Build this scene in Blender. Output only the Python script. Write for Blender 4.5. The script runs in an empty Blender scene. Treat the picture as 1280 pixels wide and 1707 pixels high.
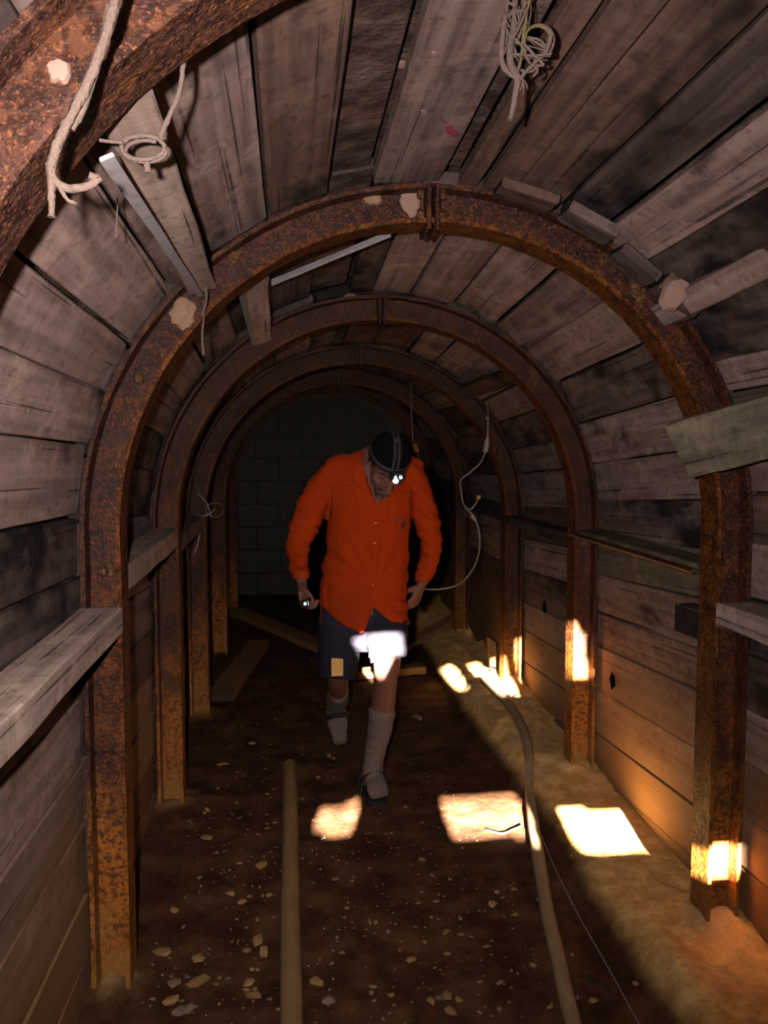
import bpy, bmesh, math, random
from mathutils import Vector, Matrix, noise
R = math.radians
random.seed(7)
sc = bpy.context.scene
col = sc.collection

# ------------------------------------------------------------------ camera
F = 1400.0                                   # focal length in pixels of the 1280 x 1707 frame
YAW, PITCH = R(6.58), R(4.41)                # turned right of the tunnel axis, tipped down
CAM = Vector((-0.42, 0.0, 1.61))
cam = bpy.data.cameras.new('camera'); cam.sensor_fit = 'VERTICAL'; cam.sensor_height = 36.0
cam.lens = F * 36.0 / 1707.0; cam.clip_start = 0.02; cam.clip_end = 200
camo = bpy.data.objects.new('camera', cam); col.objects.link(camo)
camo.location = CAM; camo.rotation_euler = (R(90) - PITCH, 0, -YAW)
sc.camera = camo
_f = Vector((math.sin(YAW) * math.cos(PITCH), math.cos(YAW) * math.cos(PITCH), -math.sin(PITCH)))
_r = Vector((math.cos(YAW), -math.sin(YAW), 0)); _u = _r.cross(_f)
def ray(px, py): return _f + _r * ((px - 640) / F) + _u * ((853.5 - py) / F)
def P(px, py, Y):                            # point of the place at depth Y along the tunnel
    d = ray(px, py); return CAM + d * (Y / d.y)
def G(px, py, z=0.0):                        # point of the place on the level z
    d = ray(px, py); return CAM + d * ((z - CAM.z) / d.z)

# ------------------------------------------------------------------ light
sc.view_settings.view_transform = 'Standard'; sc.view_settings.look = 'None'
sc.view_settings.gamma = 1.0; sc.view_settings.use_curve_mapping = False
sc.view_settings.exposure = 0.0
sc.cycles.max_bounces = 4; sc.cycles.diffuse_bounces = 3; sc.cycles.glossy_bounces = 1; sc.cycles.transmission_bounces = 1
w = bpy.data.worlds.new('sky'); sc.world = w; w.use_nodes = True
w.node_tree.nodes['Background'].inputs[0].default_value = (0.55, 0.72, 1.0, 1)
w.node_tree.nodes['Background'].inputs[1].default_value = 1.2
w.cycles.sampling_method = 'NONE'
SUN = Vector((0.10, 1.0, -0.30))             # low sun behind the entrance gate
ld = bpy.data.lights.new('sun', 'SUN'); ld.energy = 760.0; ld.angle = R(0.6); ld.color = (1.0, 0.93, 0.82)
lo = bpy.data.objects.new('sun', ld); col.objects.link(lo); lo.location = (0, -6, 5)
lo.rotation_euler = SUN.to_track_quat('-Z', 'Y').to_euler()
ld = bpy.data.lights.new('camera_flash', 'SPOT'); ld.energy = 470.0; ld.spot_size = R(112); ld.spot_blend = 1.0
ld.shadow_soft_size = 0.012; ld.color = (1.0, 0.90, 0.88)
lo = bpy.data.objects.new('camera_flash', ld); col.objects.link(lo)
lo.location = CAM + _r * -0.085 + _u * 0.05 + _f * 0.03
lo.rotation_euler = (_f + _u * 0.13 - _r * 0.14).to_track_quat('-Z', 'Y').to_euler()

# ------------------------------------------------------------------ material helpers
class NT:
    def __init__(s, name):
        s.m = bpy.data.materials.new(name); s.m.use_nodes = True
        s.t = s.m.node_tree; s.n = s.t.nodes; s.b = s.n['Principled BSDF']
    def node(s, typ, **kw):
        n = s.n.new(typ)
        for k, v in kw.items(): setattr(n, k, v)
        return n
    def link(s, a, b): s.t.links.new(a, b)
    def val(s, sock, v):
        if hasattr(v, 'is_linked') or hasattr(v, 'links'): s.link(v, sock)
        else: sock.default_value = v
    def math(s, op, a, b=0.0, clamp=False):
        n = s.node('ShaderNodeMath', operation=op); n.use_clamp = clamp
        s.val(n.inputs[0], a); s.val(n.inputs[1], b); return n.outputs[0]
    def mix(s, f, a, b, mode='MIX'):
        n = s.node('ShaderNodeMix', data_type='RGBA', blend_type=mode)
        s.val(n.inputs[0], f)
        for k, v in ((6, a), (7, b)):
            if isinstance(v, tuple): v = v if len(v) == 4 else (*v, 1)
            s.val(n.inputs[k], v)
        return n.outputs[2]
    def ramp(s, f, a, b):
        n = s.node('ShaderNodeMapRange', interpolation_type='SMOOTHSTEP')
        s.val(n.inputs[0], f); n.inputs[1].default_value = a; n.inputs[2].default_value = b
        return n.outputs[0]
    def vec(s, kind='Object', scale=(1, 1, 1), rnd=False):
        tc = s.node('ShaderNodeTexCoord').outputs[kind] if kind != 'World' else s.node('ShaderNodeNewGeometry').outputs['Position']
        if rnd:
            oi = s.node('ShaderNodeObjectInfo').outputs['Random']
            a = s.node('ShaderNodeVectorMath', operation='ADD'); s.link(tc, a.inputs[0])
            c = s.node('ShaderNodeCombineXYZ')
            for i, k in enumerate((37.0, 91.0, 13.0)): s.link(s.math('MULTIPLY', oi, k), c.inputs[i])
            s.link(c.outputs[0], a.inputs[1]); tc = a.outputs[0]
        m = s.node('ShaderNodeVectorMath', operation='MULTIPLY'); s.link(tc, m.inputs[0]); m.inputs[1].default_value = scale
        return m.outputs[0]
    def noise(s, vec, scale=1.0, detail=4.0, rough=0.55):
        n = s.node('ShaderNodeTexNoise'); s.link(vec, n.inputs['Vector'])
        n.inputs['Scale'].default_value = scale; n.inputs['Detail'].default_value = detail; n.inputs['Roughness'].default_value = rough
        return n.outputs[0]
    def bump(s, h, strength=0.3, dist=0.01):
        b = s.node('ShaderNodeBump'); b.inputs['Strength'].default_value = strength; b.inputs['Distance'].default_value = dist
        s.link(h, b.inputs['Height']); s.link(b.outputs[0], s.b.inputs['Normal'])
    def col(s, c): s.val(s.b.inputs['Base Color'], c if not isinstance(c, tuple) else (*c, 1))
    def rough(s, r, spec=0.3): s.val(s.b.inputs['Roughness'], r); s.b.inputs['Specular IOR Level'].default_value = spec * 0.3
    def worldz(s):
        g = s.node('ShaderNodeNewGeometry'); x = s.node('ShaderNodeSeparateXYZ'); s.link(g.outputs['Position'], x.inputs[0]); return x.outputs[2]

def wood(name, c1, c2, dark=(0.03, 0.022, 0.02), stain=(0.56, 0.72), mud=0.0, vary=0.5):
    c1, c2, dark = (tuple(x * 0.58 for x in c) for c in (c1, c2, dark))
    k = NT(name)
    g = k.noise(k.vec('Object', (1.3, 26, 26), True), 1.0, 3, 0.6)
    sw = k.noise(k.vec('Object', (120, 4, 4), True), 1.0, 1, 0.6)
    st = k.noise(k.vec('Object', (2.0, 5.0, 4), True), 1.0, 3, 0.62)
    c = k.mix(k.ramp(g, 0.3, 0.72), c1, c2)
    c = k.mix(k.ramp(st, *stain), c, dark)
    ck = k.noise(k.vec('Object', (0.9, 75, 75), True), 1.0, 1, 0.5)
    c = k.mix(k.math('MULTIPLY', k.ramp(ck, 0.66, 0.70), 0.75), c, tuple(x * 0.5 for x in dark))
    ty = k.noise(k.vec('Object', (5, 7, 7), True), 1.0, 3, 0.7)
    c = k.mix(k.math('MULTIPLY', k.ramp(ty, 0.48, 0.70), 0.5), c, tuple(min(1, x * 1.5) for x in c1))
    mo = k.noise(k.vec('Object', (22, 30, 30), True), 1.0, 4, 0.75)
    c = k.mix(k.math('MULTIPLY', k.ramp(mo, 0.52, 0.68), 0.55), c, tuple(x * 0.45 for x in c2))
    oi = k.node('ShaderNodeObjectInfo').outputs['Random']
    br = k.math('ADD', k.math('MULTIPLY', oi, vary), 1.0 - vary * 0.55)
    br = k.math('MULTIPLY', br, k.math('ADD', k.math('MULTIPLY', sw, 0.5), 0.75))
    cc = k.node('ShaderNodeCombineColor')
    for i in range(3): k.link(br, cc.inputs[i])
    c = k.mix(1.0, c, cc.outputs[0], 'MULTIPLY')
    if mud:
        n = k.noise(k.vec('World', (1, 1, 1)), 3.0, 5)
        f = k.math('MULTIPLY', k.math('SUBTRACT', 1.0, k.ramp(k.math('ADD', k.worldz(), k.math('MULTIPLY', n, 0.5)), 0.35, 1.3)), mud)
        c = k.mix(f, c, (0.175, 0.088, 0.033))
    nx = k.node('ShaderNodeSeparateXYZ'); k.link(k.node('ShaderNodeTexCoord').outputs['Normal'], nx.inputs[0])   # weathered end grain
    c = k.mix(k.math('MULTIPLY', k.ramp(k.math('ABSOLUTE', nx.outputs[0]), 0.7, 0.9), 0.8), c, tuple(x * 0.9 for x in dark))
    k.col(c); k.rough(0.85, 0.15)
    k.bump(g, 0.35, 0.003)
    return k.m
M = {}
M['lagging'] = wood('lagging_wood', (0.275, 0.19, 0.162), (0.145, 0.092, 0.077), dark=(0.026, 0.018, 0.016), stain=(0.54, 0.74), mud=0.8)
M['lagging_light'] = wood('pinkish_wood', (0.36, 0.245, 0.21), (0.21, 0.135, 0.113), dark=(0.03, 0.02, 0.018), stain=(0.57, 0.78), mud=0.8, vary=0.25)
M['lagging_dark'] = wood('stained_wood', (0.13, 0.09, 0.077), (0.055, 0.038, 0.033), dark=(0.014, 0.011, 0.01), stain=(0.44, 0.64), mud=0.6)
M['lagging_brown'] = wood('brown_wood', (0.135, 0.079, 0.059), (0.066, 0.039, 0.030), dark=(0.018, 0.013, 0.011), stain=(0.5, 0.72), mud=0.7)
M['pale'] = wood('pale_wood', (0.38, 0.275, 0.225), (0.25, 0.172, 0.14), stain=(0.58, 0.80), mud=0.3, vary=0.2)
M['green'] = wood('mossy_wood', (0.135, 0.108, 0.072), (0.07, 0.056, 0.039), stain=(0.55, 0.8), mud=0.3, vary=0.2)
M['floorboard'] = wood('floor_board', (0.17, 0.11, 0.055), (0.10, 0.06, 0.034), mud=0.6, vary=0.2)

def rust(name, steel, orange, lo=0.45, hi=0.68, basal=True, glint=0.5):
    steel, orange = (tuple(x * 0.48 for x in c) for c in (steel, orange))
    k = NT(name); v = k.vec('World')
    a = k.noise(v, 9.0, 4, 0.7); b = k.noise(v, 60.0, 3, 0.7); d = k.noise(k.vec('World', (1, 1, 0.25)), 22.0, 3, 0.6)
    e = k.noise(v, 150.0, 2, 0.75)
    c = k.mix(k.ramp(a, lo, hi), steel, orange)
    m_ = k.noise(v, 26.0, 4, 0.75)
    c = k.mix(k.math('MULTIPLY', k.ramp(m_, 0.46, 0.58), 0.75), c, tuple(x * 0.30 for x in steel))
    c = k.mix(k.math('MULTIPLY', k.ramp(b, 0.48, 0.58), 0.75), c, tuple(x * 0.3 for x in steel))
    c = k.mix(k.math('MULTIPLY', k.ramp(d, 0.55, 0.75), 0.5), c, orange)
    c = k.mix(k.math('MULTIPLY', k.ramp(e, 0.56, 0.66), 0.8), c, tuple(x * 2.0 for x in orange))
    if basal:                                # thick orange scale and dried mud near the foot
        z = k.worldz()
        f = k.math('SUBTRACT', 1.0, k.ramp(k.math('ADD', z, k.math('MULTIPLY', a, -0.9)), -0.15, 0.35))
        c = k.mix(k.math('MULTIPLY', f, k.ramp(b, 0.35, 0.60)), c, (0.19, 0.064, 0.009))
        f2 = k.math('SUBTRACT', 1.0, k.ramp(k.math('ADD', z, k.math('MULTIPLY', a, -0.9)), -0.45, -0.15))
        c = k.mix(k.math('MULTIPLY', f2, 0.75), c, (0.20, 0.090, 0.022))
    k.col(c); k.rough(k.math('ADD', k.math('MULTIPLY', e, 0.8), 0.16), glint * 0.7)
    k.bump(b, 1.0, 0.007)
    return k.m
M['rust'] = rust('rusty_steel', (0.050, 0.0165, 0.0115), (0.115, 0.034, 0.0085))
M['rust_flange'] = rust('orange_flange', (0.075, 0.024, 0.009), (0.155, 0.048, 0.010), 0.35, 0.6, glint=0.3)
M['rust_near'] = rust('flaking_steel', (0.066, 0.028, 0.0215), (0.105, 0.038, 0.016), 0.4, 0.7, glint=0.3)
M['rust_bolt'] = rust('orange_rust', (0.10, 0.043, 0.016), (0.16, 0.08, 0.032), basal=False, glint=0.3)

def plain(name, c, rough=0.8, spec=0.2, var=0.3, scale=30.0, bump=0.2, metal=0.0):
    if metal < 0.5: c = tuple(x * 0.56 for x in c)
    k = NT(name); n = k.noise(k.vec('World'), scale, 3)
    k.col(k.mix(n, tuple(x * (1 - var) for x in c), tuple(min(1, x * (1 + var)) for x in c)))
    k.rough(rough, spec); k.b.inputs['Metallic'].default_value = metal
    if bump: k.bump(n, bump, 0.004)
    return k.m
M['galv'] = plain('galvanised_steel', (0.29, 0.26, 0.26), 0.5, 0.5, 0.35, 40)
M['mudpatch'] = plain('dried_mud', (0.24, 0.15, 0.095), 0.9, 0.1, 0.45, 90, 0.6)
M['pinkmud'] = plain('pale_plaster', (0.26, 0.16, 0.125), 0.9, 0.1, 0.15, 60, 0.3)
M['pinkpaint'] = plain('pink_paint', (0.26, 0.05, 0.075), 0.9, 0.1, 0.3, 40, 0)
M['rope'] = plain('dusty_rope', (0.105, 0.073, 0.058), 0.95, 0.1, 0.35, 200, 0.8)
M['twine'] = plain('dusty_twine', (0.115, 0.081, 0.067), 0.95, 0.1, 0.3, 200, 0.5)
M['twine_yellow'] = plain('yellow_twine', (0.16, 0.13, 0.045), 0.95, 0.1, 0.3, 200, 0.5)
M['wire'] = plain('white_cable', (0.27, 0.23, 0.20), 0.6, 0.3, 0.2, 60, 0)
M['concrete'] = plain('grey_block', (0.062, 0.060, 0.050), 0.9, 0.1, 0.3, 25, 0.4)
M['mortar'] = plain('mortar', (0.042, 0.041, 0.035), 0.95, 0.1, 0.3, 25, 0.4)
M['stone'] = plain('pale_stone', (0.34, 0.20, 0.085), 0.9, 0.15, 0.4, 25, 0.3)
M['stone_grey'] = plain('grey_stone', (0.24, 0.16, 0.105), 0.85, 0.2, 0.4, 25, 0.3)
M['hose'] = plain('muddy_hose', (0.34, 0.225, 0.125), 0.7, 0.3, 0.35, 12, 0.2)
M['pipe'] = plain('mud_caked_pipe', (0.30, 0.18, 0.08), 0.9, 0.15, 0.45, 7, 0.4)
M['leaf'] = plain('dark_leaf', (0.03, 0.04, 0.02), 0.6, 0.4, 0.3, 60, 0)
M['skin'] = plain('skin', (0.16, 0.066, 0.045), 0.6, 0.35, 0.1, 60, 0.05)
M['hair'] = plain('dark_hair', (0.006, 0.005, 0.005), 0.95, 0.1, 0.3, 150, 0.3)
M['stubble'] = plain('stubble', (0.045, 0.024, 0.018), 0.8, 0.2, 0.3, 150, 0.3)
M['cap'] = plain('black_cap', (0.010, 0.010, 0.013), 0.7, 0.3, 0.3, 120, 0.2)
M['strap'] = plain('grey_strap', (0.035, 0.035, 0.042), 0.5, 0.4, 0.3, 120, 0.2)
M['shorts'] = plain('navy_shorts', (0.026, 0.022, 0.033), 0.9, 0.15, 0.3, 50, 0.3)
M['sock'] = plain('grey_sock', (0.14, 0.108, 0.09), 0.95, 0.1, 0.3, 120, 0.8)
M['sandal'] = plain('black_sandal', (0.022, 0.02, 0.022), 0.7, 0.3, 0.3, 60, 0.2)
M['black'] = plain('black_plastic', (0.012, 0.012, 0.013), 0.4, 0.5, 0.2, 60, 0)
M['tag'] = plain('plain_ochre', (0.62, 0.36, 0.10), 0.7, 0.3, 0.15, 60, 0)
M['cable_tag'] = plain('ochre_cable_tag', (0.42, 0.27, 0.11), 0.8, 0.2, 0.15, 60, 0)
M['hole'] = plain('knot_hole', (0.004, 0.003, 0.003), 1.0, 0.0, 0.2, 60, 0)
M['chrome'] = plain('bright_reflector', (0.8, 0.8, 0.82), 0.15, 0.5, 0.1, 60, 0, 1.0)
def emit(name, c, s):
    k = NT(name); k.b.inputs['Emission Color'].default_value = (*c, 1); k.b.inputs['Emission Strength'].default_value = s; k.col(c); return k.m
M['led'] = emit('led_and_glint', (0.9, 0.93, 1.0), 9.0)  # lit head lamp LEDs, also the painted glint in the torch
def fabric():
    k = NT('orange_workwear'); v = k.vec('World')
    n = k.noise(v, 14.0, 4); f = k.noise(v, 300.0, 2)
    k.col(k.mix(n, (0.165, 0.0145, 0.0008), (0.215, 0.0205, 0.0011))); k.rough(0.85, 0.2)
    k.bump(k.math('ADD', n, k.math('MULTIPLY', f, 0.1)), 0.35, 0.02); return k.m
M['shirt'] = fabric()
def rock():
    k = NT('rough_rock'); v = k.vec('World')
    a = k.noise(v, 7.0, 8, 0.65); b = k.noise(v, 2.0, 3)
    c = k.mix(k.ramp(a, 0.35, 0.7), (0.023, 0.014, 0.012), (0.085, 0.054, 0.044))
    c = k.mix(k.math('MULTIPLY', k.ramp(b, 0.55, 0.7), 0.5), c, (0.10, 0.038, 0.032))
    k.col(c); k.rough(0.9, 0.2); k.bump(a, 1.0, 0.05); return k.m
M['rock'] = rock()
def dirt():
    k = NT('dirt_floor'); v = k.vec('World')
    a = k.noise(v, 6.0, 5, 0.65); b = k.noise(v, 55.0, 3, 0.7); z = k.worldz()
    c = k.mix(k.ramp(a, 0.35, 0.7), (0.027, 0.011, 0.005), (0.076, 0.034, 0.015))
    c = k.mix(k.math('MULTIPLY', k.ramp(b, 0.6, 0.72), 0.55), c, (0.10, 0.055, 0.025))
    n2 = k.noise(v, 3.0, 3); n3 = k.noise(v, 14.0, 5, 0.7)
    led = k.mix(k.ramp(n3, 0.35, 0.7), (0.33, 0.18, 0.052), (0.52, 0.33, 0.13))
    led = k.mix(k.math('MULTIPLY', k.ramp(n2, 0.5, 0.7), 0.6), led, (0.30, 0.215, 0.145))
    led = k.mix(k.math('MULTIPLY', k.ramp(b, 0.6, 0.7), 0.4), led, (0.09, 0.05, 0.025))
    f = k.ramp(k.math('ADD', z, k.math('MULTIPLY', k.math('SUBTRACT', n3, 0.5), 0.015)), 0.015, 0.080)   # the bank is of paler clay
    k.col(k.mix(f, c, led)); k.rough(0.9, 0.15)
    k.bump(n3, 0.8, 0.012); return k.m
M['dirt'] = dirt()

# ------------------------------------------------------------------ object helpers
def link(name, me, mat, parent=None, loc=None):
    o = bpy.data.objects.new(name, me); col.objects.link(o)
    if mat is not None and not me.materials: me.materials.append(mat)
    if loc is not None: o.location = loc
    if parent is not None: o.parent = parent
    return o
def mesh(name, vs, fs, smooth=None):
    me = bpy.data.meshes.new(name); me.from_pydata([tuple(v) for v in vs], [], fs); me.update()
    bm = bmesh.new(); bm.from_mesh(me); bmesh.ops.recalc_face_normals(bm, faces=bm.faces); bm.to_mesh(me); bm.free()
    if smooth is not None:
        me.polygons.foreach_set('use_smooth', [True] * len(me.polygons)); me.set_sharp_from_angle(angle=smooth)
    return me
def empty(name, loc=(0, 0, 0)):
    o = bpy.data.objects.new(name, None); o.empty_display_size = 0.1; col.objects.link(o); o.location = loc; return o
def tag(o, label, cat, group=None, kind=None):
    if label: o['label'] = label
    if cat: o['category'] = cat
    if group: o['group'] = group
    if kind: o['kind'] = kind
    return o
def struct(o, label=None):
    o['kind'] = 'structure'
    if label: o['label'] = label
    return o

def slab(name, a0, a1, b1, b0, up, th, mat, parent=None, seg=5, rough=0.0025, lift=0.0):
    """A board: a0-a1 is one end, b0-b1 the other (top face); it is th thick, away from up."""
    a0, a1, b1, b0, up = map(Vector, (a0, a1, b1, b0, up))
    c = (a0 + a1 + b0 + b1) / 4
    X = ((b0 + b1) - (a0 + a1)).normalized(); Z = up - X * up.dot(X); Z.normalize(); Y = Z.cross(X)
    Mx = Matrix((X, Y, Z)).transposed()
    inv = Mx.transposed()
    q = [inv @ (p - c) for p in (a0, a1, b1, b0)]
    if q[0].y > q[1].y: q = [q[1], q[0], q[3], q[2]]
    vs, fs = [], []; bv = min(0.004, th * 0.25)
    for i in range(seg + 1):
        t = i / seg
        e0 = q[0].lerp(q[3], t); e1 = q[1].lerp(q[2], t)
        j = [random.uniform(-rough, rough) for _ in range(4)]
        y0, y1 = e0.y + j[0], e1.y + j[1]; z0, z1 = e0.z + lift + j[2], e1.z + lift + j[3]
        x0, x1 = e0.x, e1.x
        vs += [(x0, y0, z0 - th), (x0, y0, z0 - bv), (x0, y0 + bv, z0), (x1, y1 - bv, z1), (x1, y1, z1 - bv), (x1, y1, z1 - th)]
    n = 6
    for i in range(seg):
        for k in range(n):
            a = i * n + k; b = i * n + (k + 1) % n
            fs.append((a, b, b + n, a + n))
    fs.append(tuple(range(n - 1, -1, -1))); fs.append(tuple(seg * n + k for k in range(n)))
    me = mesh(name, vs, fs)
    o = link(name, me, mat, None); o.matrix_world = Matrix.Translation(c) @ Mx.to_4x4()
    if parent is not None:
        o.parent = parent; o.matrix_parent_inverse = Matrix.Translation(parent.location).inverted()
    return o
def beam(name, p, q, side, wd, th, mat, parent=None, seg=6, rough=0.003):
    """A board whose top face has its centreline p-q, wd wide along side."""
    p, q, side = Vector(p), Vector(q), Vector(side)
    X = (q - p).normalized(); s = (side - X * side.dot(X)).normalized() * wd / 2
    return slab(name, p - s, p + s, q + s, q - s, s.cross(X).normalized(), th, mat, parent, seg, rough)
def crom(pts, n=6):
    pts = [Vector(p) for p in pts]
    if len(pts) < 3: return pts
    o = []; q = [pts[0] * 2 - pts[1]] + pts + [pts[-1] * 2 - pts[-2]]
    for i in range(1, len(q) - 2):
        for k in range(n):
            t = k / n
            o.append(0.5 * (2 * q[i] + (q[i + 1] - q[i - 1]) * t + (2 * q[i - 1] - 5 * q[i] + 4 * q[i + 1] - q[i + 2]) * t * t + (3 * q[i] - q[i - 1] - 3 * q[i + 1] + q[i + 2]) * t ** 3))
    return o + [pts[-1]]
def tube_geo(pts, r, sides=8, jit=0.0):
    pts = [Vector(p) for p in pts]; vs, fs = [], []; n = len(pts); prev = None
    for i, p in enumerate(pts):
        t = (pts[min(i + 1, n - 1)] - pts[max(i - 1, 0)]).normalized()
        a = prev if prev is not None else (Vector((0, 0, 1)) if abs(t.z) < 0.9 else Vector((1, 0, 0)))
        a = (a - t * a.dot(t)).normalized(); prev = a; b = t.cross(a)
        rr = r[i] if isinstance(r, (list, tuple)) else r
        for k in range(sides):
            an = 2 * math.pi * k / sides; q = rr * (1 + random.uniform(-jit, jit))
            vs.append(p + a * (q * math.cos(an)) + b * (q * math.sin(an)))
    for i in range(n - 1):
        for k in range(sides):
            fs.append((i * sides + k, i * sides + (k + 1) % sides, (i + 1) * sides + (k + 1) % sides, (i + 1) * sides + k))
    fs.append(tuple(range(sides - 1, -1, -1))); fs.append(tuple((n - 1) * sides + k for k in range(sides)))
    return vs, fs
def tube(name, pts, r, mat, parent=None, sides=8, n=6, jit=0.0, smooth=True):
    pts = crom(pts, n) if smooth else pts
    if isinstance(r, (list, tuple)):
        m = len(pts); r = [r[min(int(i / max(1, m - 1) * (len(r) - 1)), len(r) - 2)] * (1 - (i / max(1, m - 1) * (len(r) - 1)) % 1) + r[min(int(i / max(1, m - 1) * (len(r) - 1)) + 1, len(r) - 1)] * ((i / max(1, m - 1) * (len(r) - 1)) % 1) for i in range(m)]
    vs, fs = tube_geo(pts, r, sides, jit)
    c = vs[0].copy(); c = Vector(pts[0])
    o = link(name, mesh(name, [v - c for v in vs], fs, 1.0), mat, None, c)
    if parent is not None: o.parent = parent; o.location = c - parent.location
    return o
def fbm(x, y, z, o=4):
    return noise.fractal(Vector((x, y, z)), 1.0, 2.1, o)

# ------------------------------------------------------------------ tunnel geometry
RI, DEP, FW = 0.89, 0.11, 0.11              # clear half width, steel depth, flange width
ARCH = [(1.085, 1.40), (2.48, 1.36), (3.76, 1.275), (5.0, 1.205), (6.5, 1.20), (7.9, 1.20)]   # depth, height of the springing
Y0, Y1 = -0.95, 9.3
def spring(y):
    pts = [(-3.0, 1.40)] + ARCH + [(12.0, 1.22)]
    for (a, za), (b, zb) in zip(pts, pts[1:]):
        if y <= b: return za + (zb - za) * (y - a) / (b - a)
    return 1.22
def ring(s, y, rad):
    """s in degrees round the section: 0 crown, +-90 springing, beyond that down the leg (1 degree = 17.45 mm)."""
    zs = spring(y); sg = 1 if s >= 0 else -1; a = abs(s)
    if a <= 90:
        return Vector((sg * rad * math.sin(R(a)), y, zs + rad * math.cos(R(a))))
    return Vector((sg * rad, y, zs - (a - 90) * 0.01745))
def inward(s):
    sg = 1 if s >= 0 else -1; a = min(abs(s), 90)
    return Vector((-sg * math.sin(R(a)), 0, -math.cos(R(a))))

def ground(x, y):
    """Height of the dirt floor: trodden middle, clay bank along the right wall."""
    z = 0.012 * fbm(x * 2.2, y * 2.2, 1.3) + 0.006 * fbm(x * 9, y * 9, 5.1)
    z += 0.02 * max(0, -x - 0.7) 
    e = 0.60 + 0.03 * fbm(0.3, y * 1.1, 8.0)
    t = (x - e) / 0.13; t = max(0.0, min(1.0, t)); t = t * t * (3 - 2 * t)
    hgt = 0.085 + 0.02 * fbm(x * 3, y * 1.5, 2.0)
    if y > 3.6: hgt += min(1.0, (y - 3.6) / 1.2) * (0.05 + 0.05 * abs(fbm(x * 6, y * 6, 3.7)))
    for (ya, _z) in ARCH:                    # earth heaped round the arch feet
        for xa in (-0.945, 0.945):
            q = ((x - xa) ** 2 + (y - ya) ** 2) / 0.018
            if q < 6: z += 0.035 * math.exp(-q) * (1 + 0.6 * fbm(x * 14, y * 14, 2.2))
    return z + t * hgt
nx, ny = 150, 420
vs, fs = [], []
for j in range(ny + 1):
    y = Y0 + (Y1 - Y0) * (j / ny)
    for i in range(nx + 1):
        x = -1.25 + 2.5 * i / nx
        vs.append((x, y, ground(x, y)))
for j in range(ny):
    for i in range(nx):
        a = j * (nx + 1) + i; fs.append((a, a + 1, a + nx + 2, a + nx + 1))
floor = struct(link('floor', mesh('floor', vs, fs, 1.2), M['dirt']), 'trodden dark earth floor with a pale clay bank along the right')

def shell(name, s0, s1, label):
    vs, fs = [], []; n = 60; m = 90
    for j in range(m + 1):
        y = Y0 + (Y1 - Y0) * j / m
        for i in range(n + 1):
            s = s0 + (s1 - s0) * i / n
            r = 1.13 + 0.035 * fbm(s * 0.05, y * 2.2, 4.0)
            vs.append(ring(s, y, r))
    for j in range(m):
        for i in range(n):
            a = j * (n + 1) + i; fs.append((a, a + 1, a + n + 2, a + n + 1))
    return struct(link(name, mesh(name, vs, fs, 1.0), M['rock']), label)
wall_left = shell('wall_left', -178, -88, 'timber lagged left wall of the tunnel')
wall_right = shell('wall_right', 88, 178, 'timber lagged right wall of the tunnel')
ceiling = shell('ceiling', -89, 89, 'arched timber lagged tunnel roof')

# --- lagging boards, bay by bay (edges in section degrees)
E1 = [-171, -161, -150.5, -138.5, -128.4, -117.4, -107, -96.6, -87, -75.6, -66.5, -57.8, -47, -38.5, -27.5, -16.6, -9.3, 1.8, 4.9, 8.4, 13.7, 22, 29.5, 38, 49, 60, 66, 75, 84, 93, 103, 113, 123, 133, 143, 153, 163, 171]
E2 = [-170, -159, -149, -138, -128, -117, -106, -97, -88, -77, -68, -58, -48, -38, -27, -17, -8, -2, 7.5, 18.4, 30, 40.5, 52, 64, 75, 85, 95, 105, 115, 124, 136, 148, 159, 170]
def rnd_edges():
    e = [-171.0]
    while e[-1] < 160: e.append(e[-1] + random.uniform(8.5, 12.5))
    return e + [171.0]
bays = [((-1.0, 1.085), rnd_edges()), ((1.085, 2.48), E1), ((2.48, 3.76), E2)] + [((ARCH[i][0], ARCH[i + 1][0]), rnd_edges()) for i in (2, 3, 4)] + [((7.9, 9.3), rnd_edges())]
LOOK = {   # bay, index of the lower edge -> (material, lift outwards, trim)
    (1, 15): ('rock', -0.055), (1, 17): ('rock', -0.05), (1, 14): ('lagging_brown', 0), (1, 16): ('lagging', 0.0), (1, 12): ('lagging', 0.0), (1, 13): ('lagging', 0.0),
    (1, 7): ('lagging_dark', 0), (1, 6): ('lagging_dark', 0), (1, 19): ('lagging_brown', 0), (1, 20): ('lagging_brown', 0), (1, 21): ('lagging_dark', 0), (1, 22): ('lagging', 0.03), (1, 23): ('lagging_dark', 0),
    (1, 24): ('lagging_dark', 0), (1, 8): ('lagging_light', 0), (1, 9): ('lagging_light', 0), (1, 10): ('lagging_light', 0), (1, 11): ('lagging_light', 0), (1, 5): ('lagging', 0), (1, 4): ('lagging', 0), (1, 3): ('lagging', 0),
    (2, 17): ('lagging', 0), (2, 18): ('lagging', 0), (2, 19): ('lagging', 0), (2, 20): ('lagging', 0), (2, 21): ('lagging', 0), (2, 22): ('lagging_dark', 0), (2, 23): ('lagging', 0), (2, 24): ('lagging', 0),
    (2, 25): ('lagging_dark', 0), (2, 26): ('green', 0), (2, 27): ('lagging', 0), (2, 28): ('lagging', 0), (2, 29): ('lagging', 0), (2, 30): ('lagging', 0), (2, 15): ('rock', -0.05), (2, 14): ('lagging_dark', -0.02), (2, 13): ('lagging_dark', -0.02)}
RP = RI + DEP + 0.015
holes = {(2, 29): 0.55, (2, 22): 0.35}
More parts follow.
